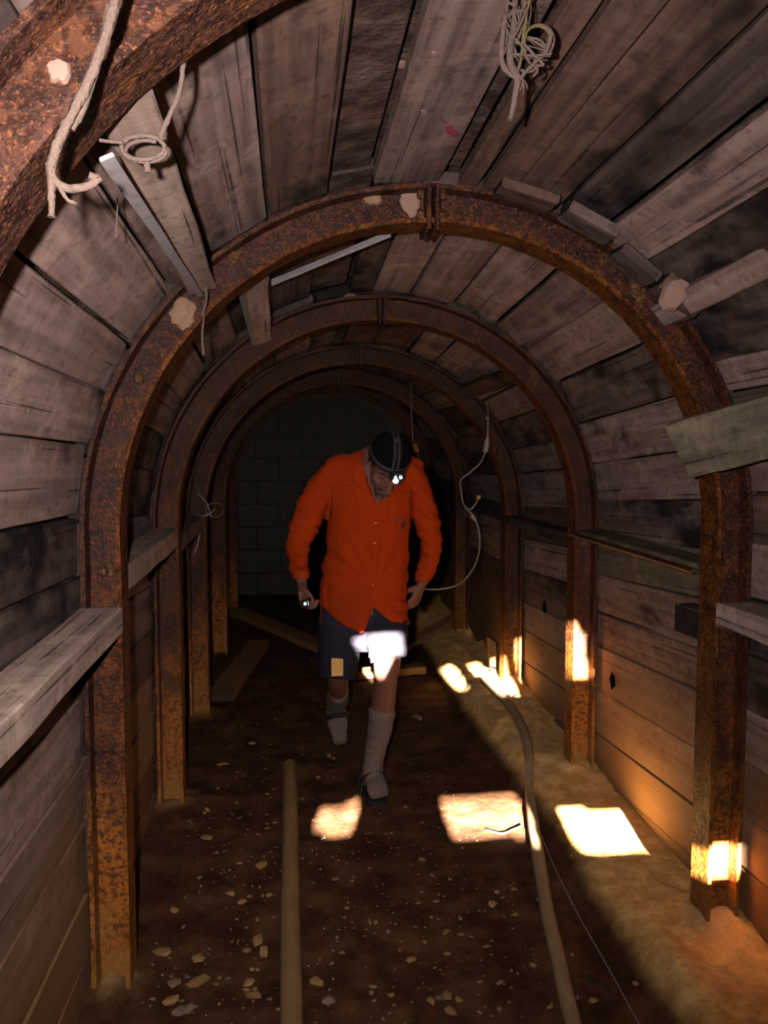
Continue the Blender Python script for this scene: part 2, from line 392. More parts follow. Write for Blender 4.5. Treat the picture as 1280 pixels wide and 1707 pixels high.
for b, ((ya, yb), ed) in enumerate(bays):
    for i in range(len(ed) - 1):
        s0, s1 = ed[i], ed[i + 1]; sm = (s0 + s1) / 2
        par = ceiling if abs(sm) < 75 else (wall_left if sm < 0 else wall_right)
        mt, lf = LOOK.get((b, i), (random.choice(['lagging', 'lagging', 'lagging_dark', 'lagging_brown']), 0))
        g = 0.20 if abs(sm) < 60 else 0.12
        if (b, i) == (1, 14): g = 0.45
        wa, wb = random.uniform(-.35, .35), random.uniform(-.35, .35)
        ra = RP - lf + random.uniform(0, 0.012)
        a, c = ya + 0.004, yb - 0.004
        if lf > 0: a, c = ya + 0.08, yb - 0.09
        n = inward(sm)
        q = [ring(s0 + g + wa, a, ra), ring(s1 - g + wa, a, ra), ring(s1 - g + wb, c, ra), ring(s0 + g + wb, c, ra)]
        slab('plank', q[0], q[1], q[2], q[3], n, random.uniform(0.026, 0.036), M[mt], par, 5, 0.0018)

# --- block wall at the far end
back = empty('wall_back', (0, Y1 - 0.1, 0)); struct(back, 'grey block wall closing the far end')
vs = []; n = 40
prof = [ring(-175 + 350 * i / n, Y1 - 0.03, 1.2) for i in range(n + 1)]
me = mesh('mortar', [(p.x, 0.07, p.z - 0.1 if i in (0, n) else p.z) for i, p in enumerate(prof)] + [(p.x, 0.2, p.z) for p in prof],
          [tuple(range(n + 1))] + [(i, i + 1, n + 2 + i, n + 1 + i) for i in range(n)])
link('mortar_bed', me, M['mortar'], back)
def boxmesh(name, sx, sy, sz, bv=0.004, seg=1):
    bm = bmesh.new(); bmesh.ops.create_cube(bm, size=1.0); bmesh.ops.scale(bm, vec=(sx, sy, sz), verts=bm.verts)
    if bv: bmesh.ops.bevel(bm, geom=bm.edges[:], offset=bv, segments=seg, affect='EDGES')
    me = bpy.data.meshes.new(name); bm.to_mesh(me); bm.free(); return me
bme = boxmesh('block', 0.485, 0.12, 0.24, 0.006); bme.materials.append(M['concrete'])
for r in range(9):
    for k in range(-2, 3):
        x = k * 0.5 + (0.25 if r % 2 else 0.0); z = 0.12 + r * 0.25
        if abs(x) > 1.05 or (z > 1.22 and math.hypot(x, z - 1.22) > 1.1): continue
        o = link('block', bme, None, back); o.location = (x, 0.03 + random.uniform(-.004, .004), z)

# --- entrance gate behind the photographer: an unseen plate, openings shaped backwards from the sun patches
GY = -0.90
def gp(p): t = p.y - GY; return (p.x - SUN.x * t, p.z - SUN.z * t)
def floorpt(px, py, z=0.0):
    p = G(px, py, z)
    for _ in range(4): p = G(px, py, ground(p.x, p.y))
    return p
OPEN = [
    [gp(floorpt(*q)) for q in ((524, 1385), (536, 1352), (566, 1352), (597, 1338), (584, 1386))],
    [gp(floorpt(*q)) for q in ((735, 1333), (864, 1333), (880, 1390), (752, 1390))],
    [gp(floorpt(*q)) for q in ((932, 1352), (1050, 1358), (1120, 1409), (960, 1408))],
    [gp(P(*q, 2.46)) for q in ((1176, 1410), (1300, 1412), (1300, 1449), (1176, 1447))],
    [gp(P(*q, 3.62)) for q in ((588, 1063), (668, 1056), (674, 1090), (652, 1092), (634, 1128), (606, 1096))],
    [gp(floorpt(*q)) for q in ((735, 1118), (744, 1116), (768, 1144), (759, 1149))],
    [gp(floorpt(*q)) for q in ((783, 1111), (798, 1109), (840, 1150), (829, 1156))],
    [gp(P(*q, 5.08)) for q in ((826, 1100), (834, 1100), (846, 1155), (838, 1155))],
    [gp(P(*q, 5.0)) for q in ((860, 1092), (885, 1083), (885, 1110), (875, 1140), (870, 1115))],
    [gp(P(*q, 3.72)) for q in ((944, 1040), (962, 1040), (982, 1128), (952, 1130))],
]
def inside(poly, x, z):
    c = False; j = len(poly) - 1
    for i in range(len(poly)):
        (xi, zi), (xj, zj) = poly[i], poly[j]
        if (zi > z) != (zj > z) and x < (xj - xi) * (z - zi) / (zj - zi) + xi: c = not c
        j = i
    return c
CS = 0.0125; nxg, nzg = 200, 212
vs, fs = [], []; seen = {}
def gv(i, k):
    if (i, k) not in seen: seen[(i, k)] = len(vs); vs.append((-1.25 + i * CS, 0, -0.12 + k * CS))
    return seen[(i, k)]
for k in range(nzg):
    z = -0.12 + (k + .5) * CS
    for i in range(nxg):
        x = -1.25 + (i + .5) * CS
        if any(inside(p, x, z) for p in OPEN): continue
        fs.append((gv(i, k), gv(i + 1, k), gv(i + 1, k + 1), gv(i, k + 1)))
gate = link('door_1', mesh('gate_plate', vs, fs), M['rust'], None, (0, GY, 0))
struct(gate, 'unseen rusty plate gate behind the camera, openings shaped to throw the sun patches')
md = gate.modifiers.new('thick', 'SOLIDIFY'); md.thickness = 0.004

# ------------------------------------------------------------------ steel arches
def arch_path(y, side, z0):
    zs = spring(y); pts = []
    for i in range(12): pts.append((Vector((side * RI, 0, z0 + (zs - z0) * i / 12)), Vector((side, 0, 0))))
    for i in range(41):
        a = R(90 * (1 - i / 40.0)); nrm = Vector((side * math.sin(a), 0, math.cos(a)))
        pts.append((Vector((0, 0, zs)) + nrm * RI, nrm))
    return pts
def ibeam(y, side, z0, mat, parent):
    ft, wt, h = 0.013, 0.010, FW / 2
    prof = [(0, -h), (0, h), (ft, h), (ft + .004, wt), (DEP - ft - .004, wt), (DEP - ft, h), (DEP, h), (DEP, -h), (DEP - ft, -h), (DEP - ft - .004, -wt), (ft + .004, -wt), (ft, -h)]
    vs, fs = [], []; pts = arch_path(y, side, z0); n = len(prof)
    for i, (p, nr) in enumerate(pts):
        for (rr, yy) in prof:
            j = 0.0025 * fbm(p.x * 9 + rr * 40, y * 7 + yy * 30, p.z * 9)
            vs.append(p + nr * (rr + j) + Vector((0, yy + j, 0)))
    for i in range(len(pts) - 1):
        for k in range(n): fs.append((i * n + k, i * n + (k + 1) % n, (i + 1) * n + (k + 1) % n, (i + 1) * n + k))
    fs.append(tuple(range(n))); fs.append(tuple((len(pts) - 1) * n + k for k in range(n)))
    me = mesh('beam_segment', vs, fs, 0.6); me.materials.append(mat); me.materials.append(M['rust_flange'])
    if mat is M['rust']:
        me.polygons.foreach_set('material_index', [1 if (k % n) in (0, 1, 11) and k < (len(pts) - 1) * n else 0 for k in range(len(fs))])
    o = link('beam_segment', me, None, parent); return o
def nut_mesh(r, h, sides=6, dome=True):
    vs, fs = [], []
    rings = [(r, 0), (r, h * 0.7), (r * 0.75, h)]
    for (q, yy) in rings:
        for k in range(sides):
            a = 2 * math.pi * k / sides; vs.append((q * math.cos(a), -yy, q * math.sin(a)))
    for i in range(2):
        for k in range(sides): fs.append((i * sides + k, i * sides + (k + 1) % sides, (i + 1) * sides + (k + 1) % sides, (i + 1) * sides + k))
    fs.append(tuple(2 * sides + k for k in range(sides))); fs.append(tuple(range(sides)))
    return mesh('bolt', vs, fs)
def patch_mesh(rx, rz, h=0.006, n=20, seed=0):
    rnd = random.Random(seed); vs, fs = [], []
    ks = [1 + rnd.uniform(-.18, .18) for _ in range(n)]
    for (q, yy) in ((1.0, 0), (0.85, h * .8), (0.5, h)):
        for k in range(n):
            a = 2 * math.pi * k / n; vs.append((rx * q * ks[k] * math.cos(a), -yy, rz * q * ks[k] * math.sin(a)))
    for i in range(2):
        for k in range(n): fs.append((i * n + k, i * n + (k + 1) % n, (i + 1) * n + (k + 1) % n, (i + 1) * n + k))
    fs.append(tuple(2 * n + k for k in range(n))); fs.append(tuple(range(n)))
    return mesh('patch', vs, fs, 0.8)
nutm = nut_mesh(0.016, 0.018)
arch_labels = ['near rusty steel arch crossing the top left corner, rope hanging on it', 'large rusty steel arch nearest in full view, with pale mud patches',
               'second full rusty steel arch, level with the walking man', 'third rusty steel arch, just behind the man', 'fourth rusty steel arch, dim in the dark behind the man',
               'farthest rusty steel arch before the block wall']
arches = []
for i, (y, zs) in enumerate(ARCH):
    a = empty('steel_arch', (0, y, 0)); tag(a, arch_labels[i], 'arch', 'steel arches supporting the tunnel'); arches.append(a)
    mt = M['rust_near'] if i == 0 else M['rust']
    segs = []
    for sd in (-1, 1):
        z0 = -0.03 if sd < 0 else 0.02
        s = ibeam(y, sd, z0, mt, a); segs.append(s)
    top = zs + RI
    for dx in (-0.012, 0.012):               # butt plates bolted together at the crown
        pl = link('joint_plate', boxmesh('joint_plate', 0.014, FW + 0.03, DEP + 0.018, 0.003), M['rust'], a); pl.location = (dx, 0, top + DEP / 2 - 0.011)
    for dx in (-0.024, 0.024):
        for dz in (0.03, 0.085):
            n_ = link('bolt', nutm, M['rust_bolt'], a); n_.location = (dx, -0.035, top + dz); n_.rotation_euler = (0, 0, R(90 if dx > 0 else -90))
    for sd in (-1, 1):                       # tie bolts through the web
        for s in ((62, 96) if i < 3 else (96,)):
            p = ring(sd * s, y, RI + DEP * 0.5)
            n_ = link('bolt', nutm, M['rust_bolt'], a); n_.location = (p.x, -0.012, p.z)
def patch(ai, px, py, rx, rz, mat, seed, label=None, front=0.0105):
    y = ARCH[ai][0]; p = P(px, py, y - front)
    o = link('mud_patch', patch_mesh(rx, rz, 0.007, 20, seed), M[mat], arches[ai]); o.location = (p.x, -front, p.z)
    if label: o['label'] = label
    return o
patch(1, 305, 522, 0.036, 0.046, 'mudpatch', 1, 'pale round mud patch')
patch(1, 388, 430, 0.018, 0.018, 'rust_bolt', 2); patch(1, 622, 331, 0.026, 0.018, 'mudpatch', 3)
patch(1, 684, 335, 0.032, 0.042, 'pinkmud', 4, 'pale peeling label'); patch(1, 1011, 432, 0.024, 0.024, 'rust_bolt', 5)
patch(1, 1068, 481, 0.030, 0.042, 'rust_bolt', 6, 'orange rust crust'); patch(1, 180, 950, 0.022, 0.022, 'rust_bolt', 7)
patch(2, 584, 495, 0.030, 0.016, 'mudpatch', 8); patch(2, 277, 950, 0.028, 0.028, 'rust_bolt', 9); patch(2, 888, 628, 0.030, 0.05, 'rust_bolt', 10)
patch(2, 668, 502, 0.03, 0.02, 'rust_bolt', 12)
patch(0, 98, 119, 0.014, 0.014, 'pinkmud', 11, 'pale round bolt head')
patch(3, 850, 1013, 0.03, 0.03, 'rust_bolt', 13)

# ------------------------------------------------------------------ timber struts between the arches
def strut(name, label, p, q, side, wd, th, mat, group=None):
    o = beam(name, p, q, side, wd, th, M[mat]); tag(o, label, 'timber strut' if 'bar' not in name else 'metal bar', group); return o
G1 = 'timber struts wedged between the steel arches'
XW = RI + 0.012
def side_strut(ya, yb, sd, zt, th, mat, label, wd=0.15, inset=0.0):
    xc = sd * (RI - inset + wd / 2)
    a, b = ya + FW / 2 + 0.003, yb - FW / 2 - 0.003
    return strut('timber_strut', label, (xc, a, zt), (xc, b, zt), (1, 0, 0), wd, th, mat, G1)
side_strut(1.085, 2.48, -1, 1.155, 0.072, 'pale', 'thick pale timber strut along the left wall, nearest the camera', 0.115)
side_strut(2.48, 3.76, -1, 1.26, 0.075, 'pale', 'short pale timber strut on the left, behind the first full arch', 0.105)
side_strut(3.76, 5.0, -1, 1.22, 0.07, 'lagging', 'dim timber strut on the left behind the second full arch', 0.11)
side_strut(1.085, 2.48, 1, 1.135, 0.07, 'pale', 'pale timber strut on the right wall, cut off by the picture edge', 0.10)
side_strut(2.48, 3.76, 1, 1.235, 0.03, 'green', 'thin dark shelf board between the first two arches on the right', 0.12)
side_strut(3.76, 5.0, 1, 1.20, 0.05, 'lagging_dark', 'dark timber strut on the right behind the second full arch', 0.11)
side_strut(5.0, 6.5, 1, 1.16, 0.06, 'lagging', 'dim timber strut on the right behind the third arch', 0.11)
ai = tube('angle_bar', [(RI - 0.012, 2.56, 1.212), (RI - 0.012, 3.73, 1.212)], 0.011, M['rust'], None, 4, 2, 0, False)
tag(ai, 'rusty bar along the edge of the shelf board on the right', 'metal bar')

def roof_strut(pa, pb, wd, th, mat, label, tilt):
    s = Vector((math.cos(R(tilt)), 0, math.sin(R(tilt))))
    p, q = Vector(pa), Vector(pb)
    if s.cross(q - p).z > 0: s = -s       # top face looks down into the tunnel
    return strut('roof_strut', label, p, q, s, wd, th, mat, G1)
roof_strut(P(206, 170, 1.16), P(338, 486, 2.42), 0.078, 0.04, 'pale', 'pale roof strut at the upper left beside a grey flat bar', 18)
roof_strut(P(424, 440, 2.56), P(437, 572, 3.72), 0.085, 0.05, 'pale', 'small pale roof strut behind the crown of the first full arch', 18)
roof_strut(P(388, 600, 3.86), P(410, 640, 5.02), 0.085, 0.05, 'lagging', 'dim roof strut on the left behind the second full arch', 18)
roof_strut(P(1395, 380, 1.75), P(1096, 530, 2.435), 0.075, 0.05, 'lagging', 'long grey roof strut on the upper right, meeting the first full arch', -50)
roof_strut(P(1060, 470, 2.62), P(856, 566, 3.70), 0.075, 0.05, 'lagging', 'grey roof strut on the right running back to the second arch', -50)
roof_strut(P(875, 620, 3.90), P(770, 660, 5.0), 0.09, 0.05, 'lagging_brown', 'reddish brown roof strut on the right above the hanging cable', -40)
def flatbar(label, pa, pb, wd, tilt):
    s = Vector((math.cos(R(tilt)), 0, math.sin(R(tilt))))
    o = beam('flat_bar', pa, pb, s, wd, 0.006, M['galv'], None, 8, 0.001); tag(o, label, 'metal bar', 'galvanised flat bars under the roof'); return o
flatbar('grey flat steel bar beside the pale roof strut at the upper left', P(176, 258, 1.17), P(334, 492, 2.40), 0.019, 20)
flatbar('small grey flat bar hanging left of the little roof strut', P(398, 478, 2.66), P(422, 572, 3.68), 0.026, 60)
flatbar('grey flat bar slanting under the roof behind the first full arch', P(650, 388, 2.63), P(452, 470, 2.98), 0.024, 60)

# board nailed across the right leg of the first full arch
a, b = P(1108, 710, 2.385), P(1300, 654, 2.13); c, d = P(1151, 797, 2.385), P(1300, 762, 2.13)
o = slab('cross_board', a, c, d, b, (0, -1, 0), 0.032, M['green'], None, 5, 0.002)
tag(o, 'short mossy board with a slanted end nailed across the right arch leg', 'board')
# wedge blocks over the crown
def block(label, px, py, Y, sx, sy, sz, rot, mat, cat='wedge', name='wedge_block', taper=0.0):
    me = boxmesh(name, sx, sy, sz, 0.004)
    if taper:
        for v in me.vertices:
            if v.co.x > 0: v.co.z *= 1 - taper
    o = link(name, me, M[mat], None, P(px, py, Y)); o.rotation_euler = tuple(R(x) for x in rot); tag(o, label, cat); return o
def wedge(label, sd, mat, sx, sz, taper=0.0, rad=0.985, y=2.362):
    me = boxmesh('wedge_block', sx, 0.11, sz, 0.004)
    if taper:
        for v in me.vertices:
            if v.co.x > 0: v.co.z *= 1 - taper
    o = link('wedge_block', me, M[mat], None, ring(sd, y, rad)); o.rotation_euler = (0, R(sd), 0); tag(o, label, 'wedge'); return o
wedge('brown wooden wedge block above the crown of the first full arch', 15, 'lagging_brown', 0.17, 0.028)
wedge('blackened wooden wedge block right of the crown wedge', 26.5, 'lagging_dark', 0.16, 0.032)
wedge('dark wooden wedge block between the black wedge and the torn chip', 37, 'lagging_dark', 0.14, 0.032, 0.0, 0.96)
wedge('torn triangular wood chip on the right shoulder of the arch', 46, 'lagging_brown', 0.14, 0.06, 0.5, 0.968)
o = link('plaster_flake', patch_mesh(0.05, 0.038, 0.02, 9, 33), M['pinkmud'], None, P(1124, 490, 2.29)); o.rotation_euler = (0, R(-40), 0)
tag(o, 'pinkish plaster flake stuck beside the arch on the upper right', 'flake')
block('dark offcut wedged by the right arch leg at knee height', 1166, 1035, 2.75, 0.10, 0.16, 0.10, (0, 0, 6), 'lagging_dark')
# dark knot holes in the right wall boards
for k, (px, py, Y) in enumerate(((1022, 1135, 3.35), (909, 1012, 4.35), (868, 838, 4.75), (951, 608, 3.45))):
    d_ = ray(px, py)
    # cast to the wall surface
    t = (RP - CAM.x) / d_.x; p = CAM + d_ * t
    if p.z > spring(p.y):
        for _ in range(60):
            t -= 0.01; p = CAM + d_ * t
            if math.hypot(p.x, p.z - spring(p.y)) < RP - 0.004: break
    me = patch_mesh(0.032, 0.036, 0.002, 16, 50 + k)
    o = link('knot_hole', me, M['hole'], wall_right, p + Vector((-0.004, 0, 0)))
    s_ = math.degrees(math.atan2(p.x, max(0.0, p.z - spring(p.y))))
    o.rotation_euler = (0, R(s_ - 90) if p.z > spring(p.y) else 0, R(-90))

# ------------------------------------------------------------------ ropes, twine, cables
def thing_tubes(name, label, cat, base, strands, mat, group=None):
    """strands: list of (points, radius, material or None); the first is the base."""
    t = empty(name, base); tag(t, label, cat, group)
    for (pts, r, m) in strands:
        tube('strand', pts, r, M[m or mat], t, 7, 7, 0.12)
    return t
def PP(lst, Y): return [P(x, y, Y if len(q) == 0 else q[0]) for (x, y, *q) in lst]
RY = 0.915
thing_tubes('rope', 'frayed pale rope hooked over the near arch at the upper left', 'rope', P(190, -40, RY), [
    (PP([(200, -60), (192, 0), (176, 60), (150, 130), (128, 175), (98, 235), (84, 278)], RY), [0.006, 0.0055, 0.005], None),
    (PP([(186, 10), (165, 95), (138, 180), (118, 215)], RY + 0.01), 0.0045, None),
    (PP([(84, 278), (92, 302), (116, 314), (146, 310), (164, 298), (150, 293)], RY), [0.0045, 0.0045, 0.0035], None),
    (PP([(84, 275), (86, 320), (86, 362)], RY), [0.005, 0.003], None),
    (PP([(95, 300), (110, 330), (128, 340)], RY), [0.003, 0.0015], None)], 'rope')
loop = lambda cx, cy, rx, ry, Y, a0, a1, n=18: [P(cx + rx * math.cos(R(a0 + (a1 - a0) * k / n)), cy + ry * math.sin(R(a0 + (a1 - a0) * k / n)), Y + 0.0015 * k) for k in range(n + 1)]
thing_tubes('wire_coil', 'loops of pale wire hanging at the lower side of the near arch', 'wire', P(305, 108, 1.16), [
    (PP([(306, 100), (300, 150), (286, 185), (272, 216), (268, 232)], 1.16), 0.0035, None),
    (loop(238, 246, 36, 20, 1.15, -40, 400), 0.003, None),
    (loop(243, 252, 34, 18, 1.155, -10, 300), 0.0028, None),
    (PP([(205, 238), (186, 236), (166, 234)], 1.15), 0.0025, None),
    (PP([(244, 272), (246, 288)], 1.15), 0.004, None)], 'twine')
rnd = random.Random(4)
st = [(PP([(862, -30), (856, 40), (850, 100), (862, 130), (856, 175), (850, 200)], 1.45), [0.004, 0.005, 0.007, 0.006, 0.005, 0.004], None),
      (PP([(872, -20), (876, 40), (870, 90), (860, 130)], 1.45), 0.003, None),
      (PP([(846, 0), (838, 60), (836, 100), (846, 120), (862, 132)], 1.45), [0.003, 0.005, 0.005, 0.003], None),
      (PP([(884, -10), (872, 60), (868, 100)], 1.445), 0.0018, 'twine_yellow'),
      (loop(898, 68, 24, 26, 1.45, 150, 480), [0.002, 0.004, 0.003], None),
      (loop(896, 62, 20, 18, 1.445, 180, 420), 0.0018, 'twine_yellow'),
      (PP([(918, 60), (910, 85), (890, 105), (872, 125), (862, 140)], 1.45), [0.005, 0.004, 0.003], None)]
for k in range(46):
    x0, y0 = rnd.uniform(834, 884), rnd.uniform(-10, 120); x1, y1 = rnd.uniform(850, 920) if y0 > 40 else rnd.uniform(840, 880), y0 + rnd.uniform(10, 60)
    if x1 > 890: y1 = min(max(y1, 45), 110)
    y1 = min(y1, 190 - abs(x1 - 856) * 1.6)
    st.append((PP([(x0, y0), ((x0 + x1) / 2 + rnd.uniform(-14, 14), (y0 + y1) / 2 + rnd.uniform(-14, 14)), (x1, y1)], 1.45 + rnd.uniform(-.02, .02)), rnd.uniform(0.0008, 0.0024), None))
thing_tubes('twine_bundle', 'tangled dusty twine bundle dangling from the roof boards', 'twine', P(866, -30, 1.45), st, 'twine')
thing_tubes('string', 'short knotted string dangling from the left of the first full arch', 'string', P(340, 470, 2.38), [
    (PP([(342, 468), (344, 500), (338, 520), (340, 528)], 2.38), [0.005, 0.004, 0.005], None), (PP([(340, 528), (337, 560), (339, 592)], 2.38), [0.003, 0.0035, 0.004], None),
    (PP([(344, 480), (352, 472), (360, 474)], 2.38), 0.003, None)], 'twine')
thing_tubes('string', 'thin string dangling from a wire at the upper left', 'string', P(195, 330, 1.5), [(PP([(196, 325), (195, 360), (193, 398)], 1.5), [0.0012, 0.0016], None)], 'twine')
CY = 4.84
thing_tubes('cable', 'pale cable with knots hanging down the right side behind the man', 'cable', P(812, 660, CY), [
    (PP([(811, 668), (813, 690), (813, 730)], CY), 0.0048, None), (PP([(813, 730), (811, 742), (809, 754)], CY), [0.014, 0.022, 0.016], None),
    (PP([(809, 754), (800, 772), (783, 788), (768, 800), (768, 815), (772, 838), (780, 850), (790, 862), (798, 885), (799, 915), (790, 945), (768, 972), (742, 981), (712, 982), (694, 978)], CY), 0.0048, None),
    (PP([(774, 848), (786, 848), (797, 832)], CY), 0.0048, None), (PP([(797, 832), (798, 826)], CY), 0.014, 'cable_tag'), (PP([(786, 858), (792, 866)], CY), 0.014, None), (PP([(812, 694), (813, 700)], CY), 0.011, None)], 'wire')
thing_tubes('cable', 'thin cable with an ochre tag hanging beside the man\'s head', 'cable', P(688, 700, 6.2), [
    (PP([(684, 640), (686, 690), (688, 738)], 6.2), 0.004, None), (PP([(690, 740), (695, 754)], 6.2), [0.02, 0.022], 'cable_tag'), (PP([(695, 754), (704, 775), (709, 800), (712, 840)], 6.2), 0.005, None)], 'wire')
thing_tubes('wire_coil', 'small tangle of wire on the left posts behind the second arch', 'wire', P(335, 830, 4.85), [
    (PP([(330, 822), (345, 840), (352, 862)], 4.85), 0.004, None), (loop(358, 850, 14, 12, 4.85, 0, 330), 0.003, None), (PP([(330, 858), (333, 885), (328, 912), (322, 926)], 4.85), 0.005, None),
    (PP([(330, 862), (346, 858), (360, 848)], 4.85), 0.005, None)], 'wire')

# ------------------------------------------------------------------ things on the floor
def on_floor(lst, up):
    out = []
    for (x, y) in lst:
        p = floorpt(x, y); out.append(p + Vector((0, 0, up)))
    return out
pipe = tube('pipe', [G(483, 1276, 0.0), G(484, 1400, 0.004), G(484, 1520, 0.0), G(486, 1700, 0.006), G(487, 1900, 0.006), G(488, 2200, 0.0)], [0.033, 0.034, 0.033], M['pipe'], None, 14, 8, 0.04)
tag(pipe, 'half buried mud caked pipe running along the floor on the left', 'pipe')
hose = tube('hose', on_floor([(806, 1140), (848, 1182), (872, 1225), (882, 1270), (884, 1330), (889, 1385), (899, 1450), (912, 1530), (930, 1610), (950, 1700), (990, 1850)], 0.024), 0.025, M['hose'], None, 14, 6, 0.02)
tag(hose, 'muddy hose snaking over the clay bank towards the camera', 'hose')
o = tube('wire', on_floor([(810, 1388), (836, 1394), (856, 1387), (870, 1381)], 0.012), 0.004, M['wire'], None, 6, 6); tag(o, 'short white wire curling against the hose in the sun patch', 'wire')
o = tube('wire', on_floor([(902, 1395), (925, 1450), (965, 1530), (1010, 1610), (1065, 1710)], 0.006), 0.0025, M['wire'], None, 6, 6); tag(o, 'long thin wire lying on the dirt right of the hose', 'wire')
def floor_plank(label, a, b, wd, th, mat='floorboard', za=0.0, zb=0.0):
    p, q = floorpt(*a), floorpt(*b); p.z += th + 0.012 + za; q.z += th + 0.012 + zb
    o = beam('floor_plank', p, q, (q - p).cross(Vector((0, 0, 1))), wd, th, M[mat]); tag(o, label, 'plank', 'loose planks on the floor'); return o
floor_plank('loose plank on the floor by the left arch legs, end towards the camera', (366, 1172), (432, 1078), 0.17, 0.045)
floor_plank('loose plank lying crosswise at the foot of the far left posts', (388, 1032), (545, 1100), 0.16, 0.05, 'floorboard', 0.05, 0.05)
floor_plank('yellowish plank end behind the man between his legs', (592, 1132), (705, 1122), 0.12, 0.05)
floor_plank('dim plank leaning in the rubble at the far right', (668, 1092), (760, 1045), 0.12, 0.04, 'lagging_brown', 0.02, 0.05)
o = slab('board_offcut', P(812, 1062, 5.25), P(827, 1070, 5.25), P(829, 1112, 5.2), P(817, 1112, 5.2), (0, -1, 0), 0.03, M['floorboard'], None, 2)
tag(o, 'small upright board offcut by the right leg of the third arch', 'board')
# leaf
vs = []; fs = []
for i in range(9):
    t = i / 8; wd = 0.02 * math.sin(math.pi * min(1, t * 0.97 + 0.02)) ; vs += [(-wd, t * 0.09 - .045, 0.006 * math.sin(t * 6) + 0.004), (0, t * 0.09 - .045, 0.006 * math.sin(t * 6)), (wd, t * 0.09 - .045, 0.006 * math.sin(t * 6) + 0.005)]
for i in range(8):
    for k in (0, 1): fs.append((i * 3 + k, i * 3 + k + 1, i * 3 + k + 4, i * 3 + k + 3))
lf = link('leaf', mesh('leaf', vs, fs, 1.5), M['leaf'], None, floorpt(998, 1648) + Vector((0, 0, 0.012))); lf.rotation_euler = (0.1, 0.2, R(30)); tag(lf, 'fallen dark leaf on the dirt between hose and bank', 'leaf')
lf.modifiers.new('thick', 'SOLIDIFY').thickness = 0.001
# stones
def stone_mesh(seed):
    rnd = random.Random(seed); bm = bmesh.new(); bmesh.ops.create_icosphere(bm, subdivisions=1, radius=0.5)
    for v in bm.verts:
        k = 1 + 0.75 * fbm(v.co.x * 2.2 + seed * 3.1, v.co.y * 2.2, v.co.z * 2.2, 2); v.co *= k; v.co.z *= 0.5
    me = bpy.data.meshes.new('stone'); bm.to_mesh(me); bm.free(); return me
SM = [stone_mesh(i) for i in range(9)]
SM2 = []
for i, m_ in enumerate(SM): m_.materials.append(M['stone'] if i % 3 else M['stone_grey'])
rnd = random.Random(11)
big = [(345, 1252, 0.10, 'largest flat pale stone beside the second left arch leg'), (370, 1276, 0.05), (696, 1198, 0.075, 'flat pale stone on the dirt right of the man\'s legs'), (330, 1640, 0.06, 'pale stone on the dirt near the bottom left arch foot'),
       (436, 1445, 0.05), (315, 1378, 0.05), (345, 1398, 0.05), (745, 1555, 0.04), (330, 1600, 0.07, 'broad pale stone above the cluster by the bottom left arch foot'), (272, 1590, 0.06, 'pale stone nearest the left arch leg above its foot'), (300, 1690, 0.06, 'pale stone at the bottom edge right of the big slab'),
       (285, 1672, 0.05), (250, 1664, 0.12, 'big pale slab of stone at the foot of the nearest left leg'), (235, 1630, 0.05), (290, 1640, 0.05), (415, 1640, 0.05), (418, 1662, 0.05), (430, 1570, 0.045), (440, 1590, 0.045), (745, 1665, 0.05), (752, 1690, 0.05), (685, 1602, 0.04),
       (548, 1670, 0.045), (525, 1640, 0.045), (420, 1240, 0.05), (548, 1260, 0.03), (1060, 1640, 0.03), (900, 1500, 0.03), (1100, 1470, 0.03)]
spots = [tuple(p) + (None,) * (4 - len(p)) for p in big]
for _ in range(230):
    py = 1230 + (1707 - 1230) * rnd.random() ** 0.8
    zone = rnd.random()
    px = rnd.uniform(240, 470) if zone < 0.42 else (rnd.uniform(500, 890) if zone < 0.9 else rnd.uniform(905, 990))
    if py < 1330 and 560 < px < 670: continue
    if px > 760 and py < 1400: continue
    spots.append((px, py, rnd.choice((0.013, 0.016, 0.02, 0.024, 0.03)) * (0.6 + 0.5 * rnd.random()), None))
ns = 0
for (px, py, s, lb) in spots:
    p = floorpt(px, py)
    if abs(p.x) > 0.83: continue
    o = link('stone', SM[rnd.randrange(9)], None, None, p + Vector((0, 0, s * 0.12))); o.scale = (s, s * rnd.uniform(0.6, 1.0), s * rnd.uniform(0.5, 0.9)); o.rotation_euler = (rnd.uniform(-.2, .2), rnd.uniform(-.2, .2), rnd.uniform(0, 6.28))
    tag(o, lb or 'small pale stone chip lying loose on the dark dirt floor', 'stone', 'loose stones on the floor'); ns += 1
# fine gravel, nobody could count it
vs, fs = [], []
for _ in range(1900):
    y = rnd.uniform(1.9, 6.5); x = rnd.uniform(-0.86, 0.86)
    if x > 0.62 and rnd.random() < 0.75: continue
    if abs(x + 0.42) < 0.05 or x > 0.36 or (y > 3.4 and y < 4.7 and -0.3 < x < 0.15): continue
    s = rnd.uniform(0.003, 0.0085); z = ground(x, y); b = len(vs); an = rnd.uniform(0, 6.28)
    for k in range(5):
        a = an + k * 1.2566; q = s * rnd.uniform(.7, 1.1); vs.append((x + q * math.cos(a), y + q * math.sin(a), z - 0.002))
    vs.append((x, y, z + s * 0.7))
    for k in range(5): fs.append((b + k, b + (k + 1) % 5, b + 5))
    fs.append(tuple(b + k for k in range(4, -1, -1)))
gr = link('gravel', mesh('gravel', vs, fs), M['stone_grey']); tag(gr, 'fine gravel scattered over the dirt floor', 'gravel', None, 'stuff')
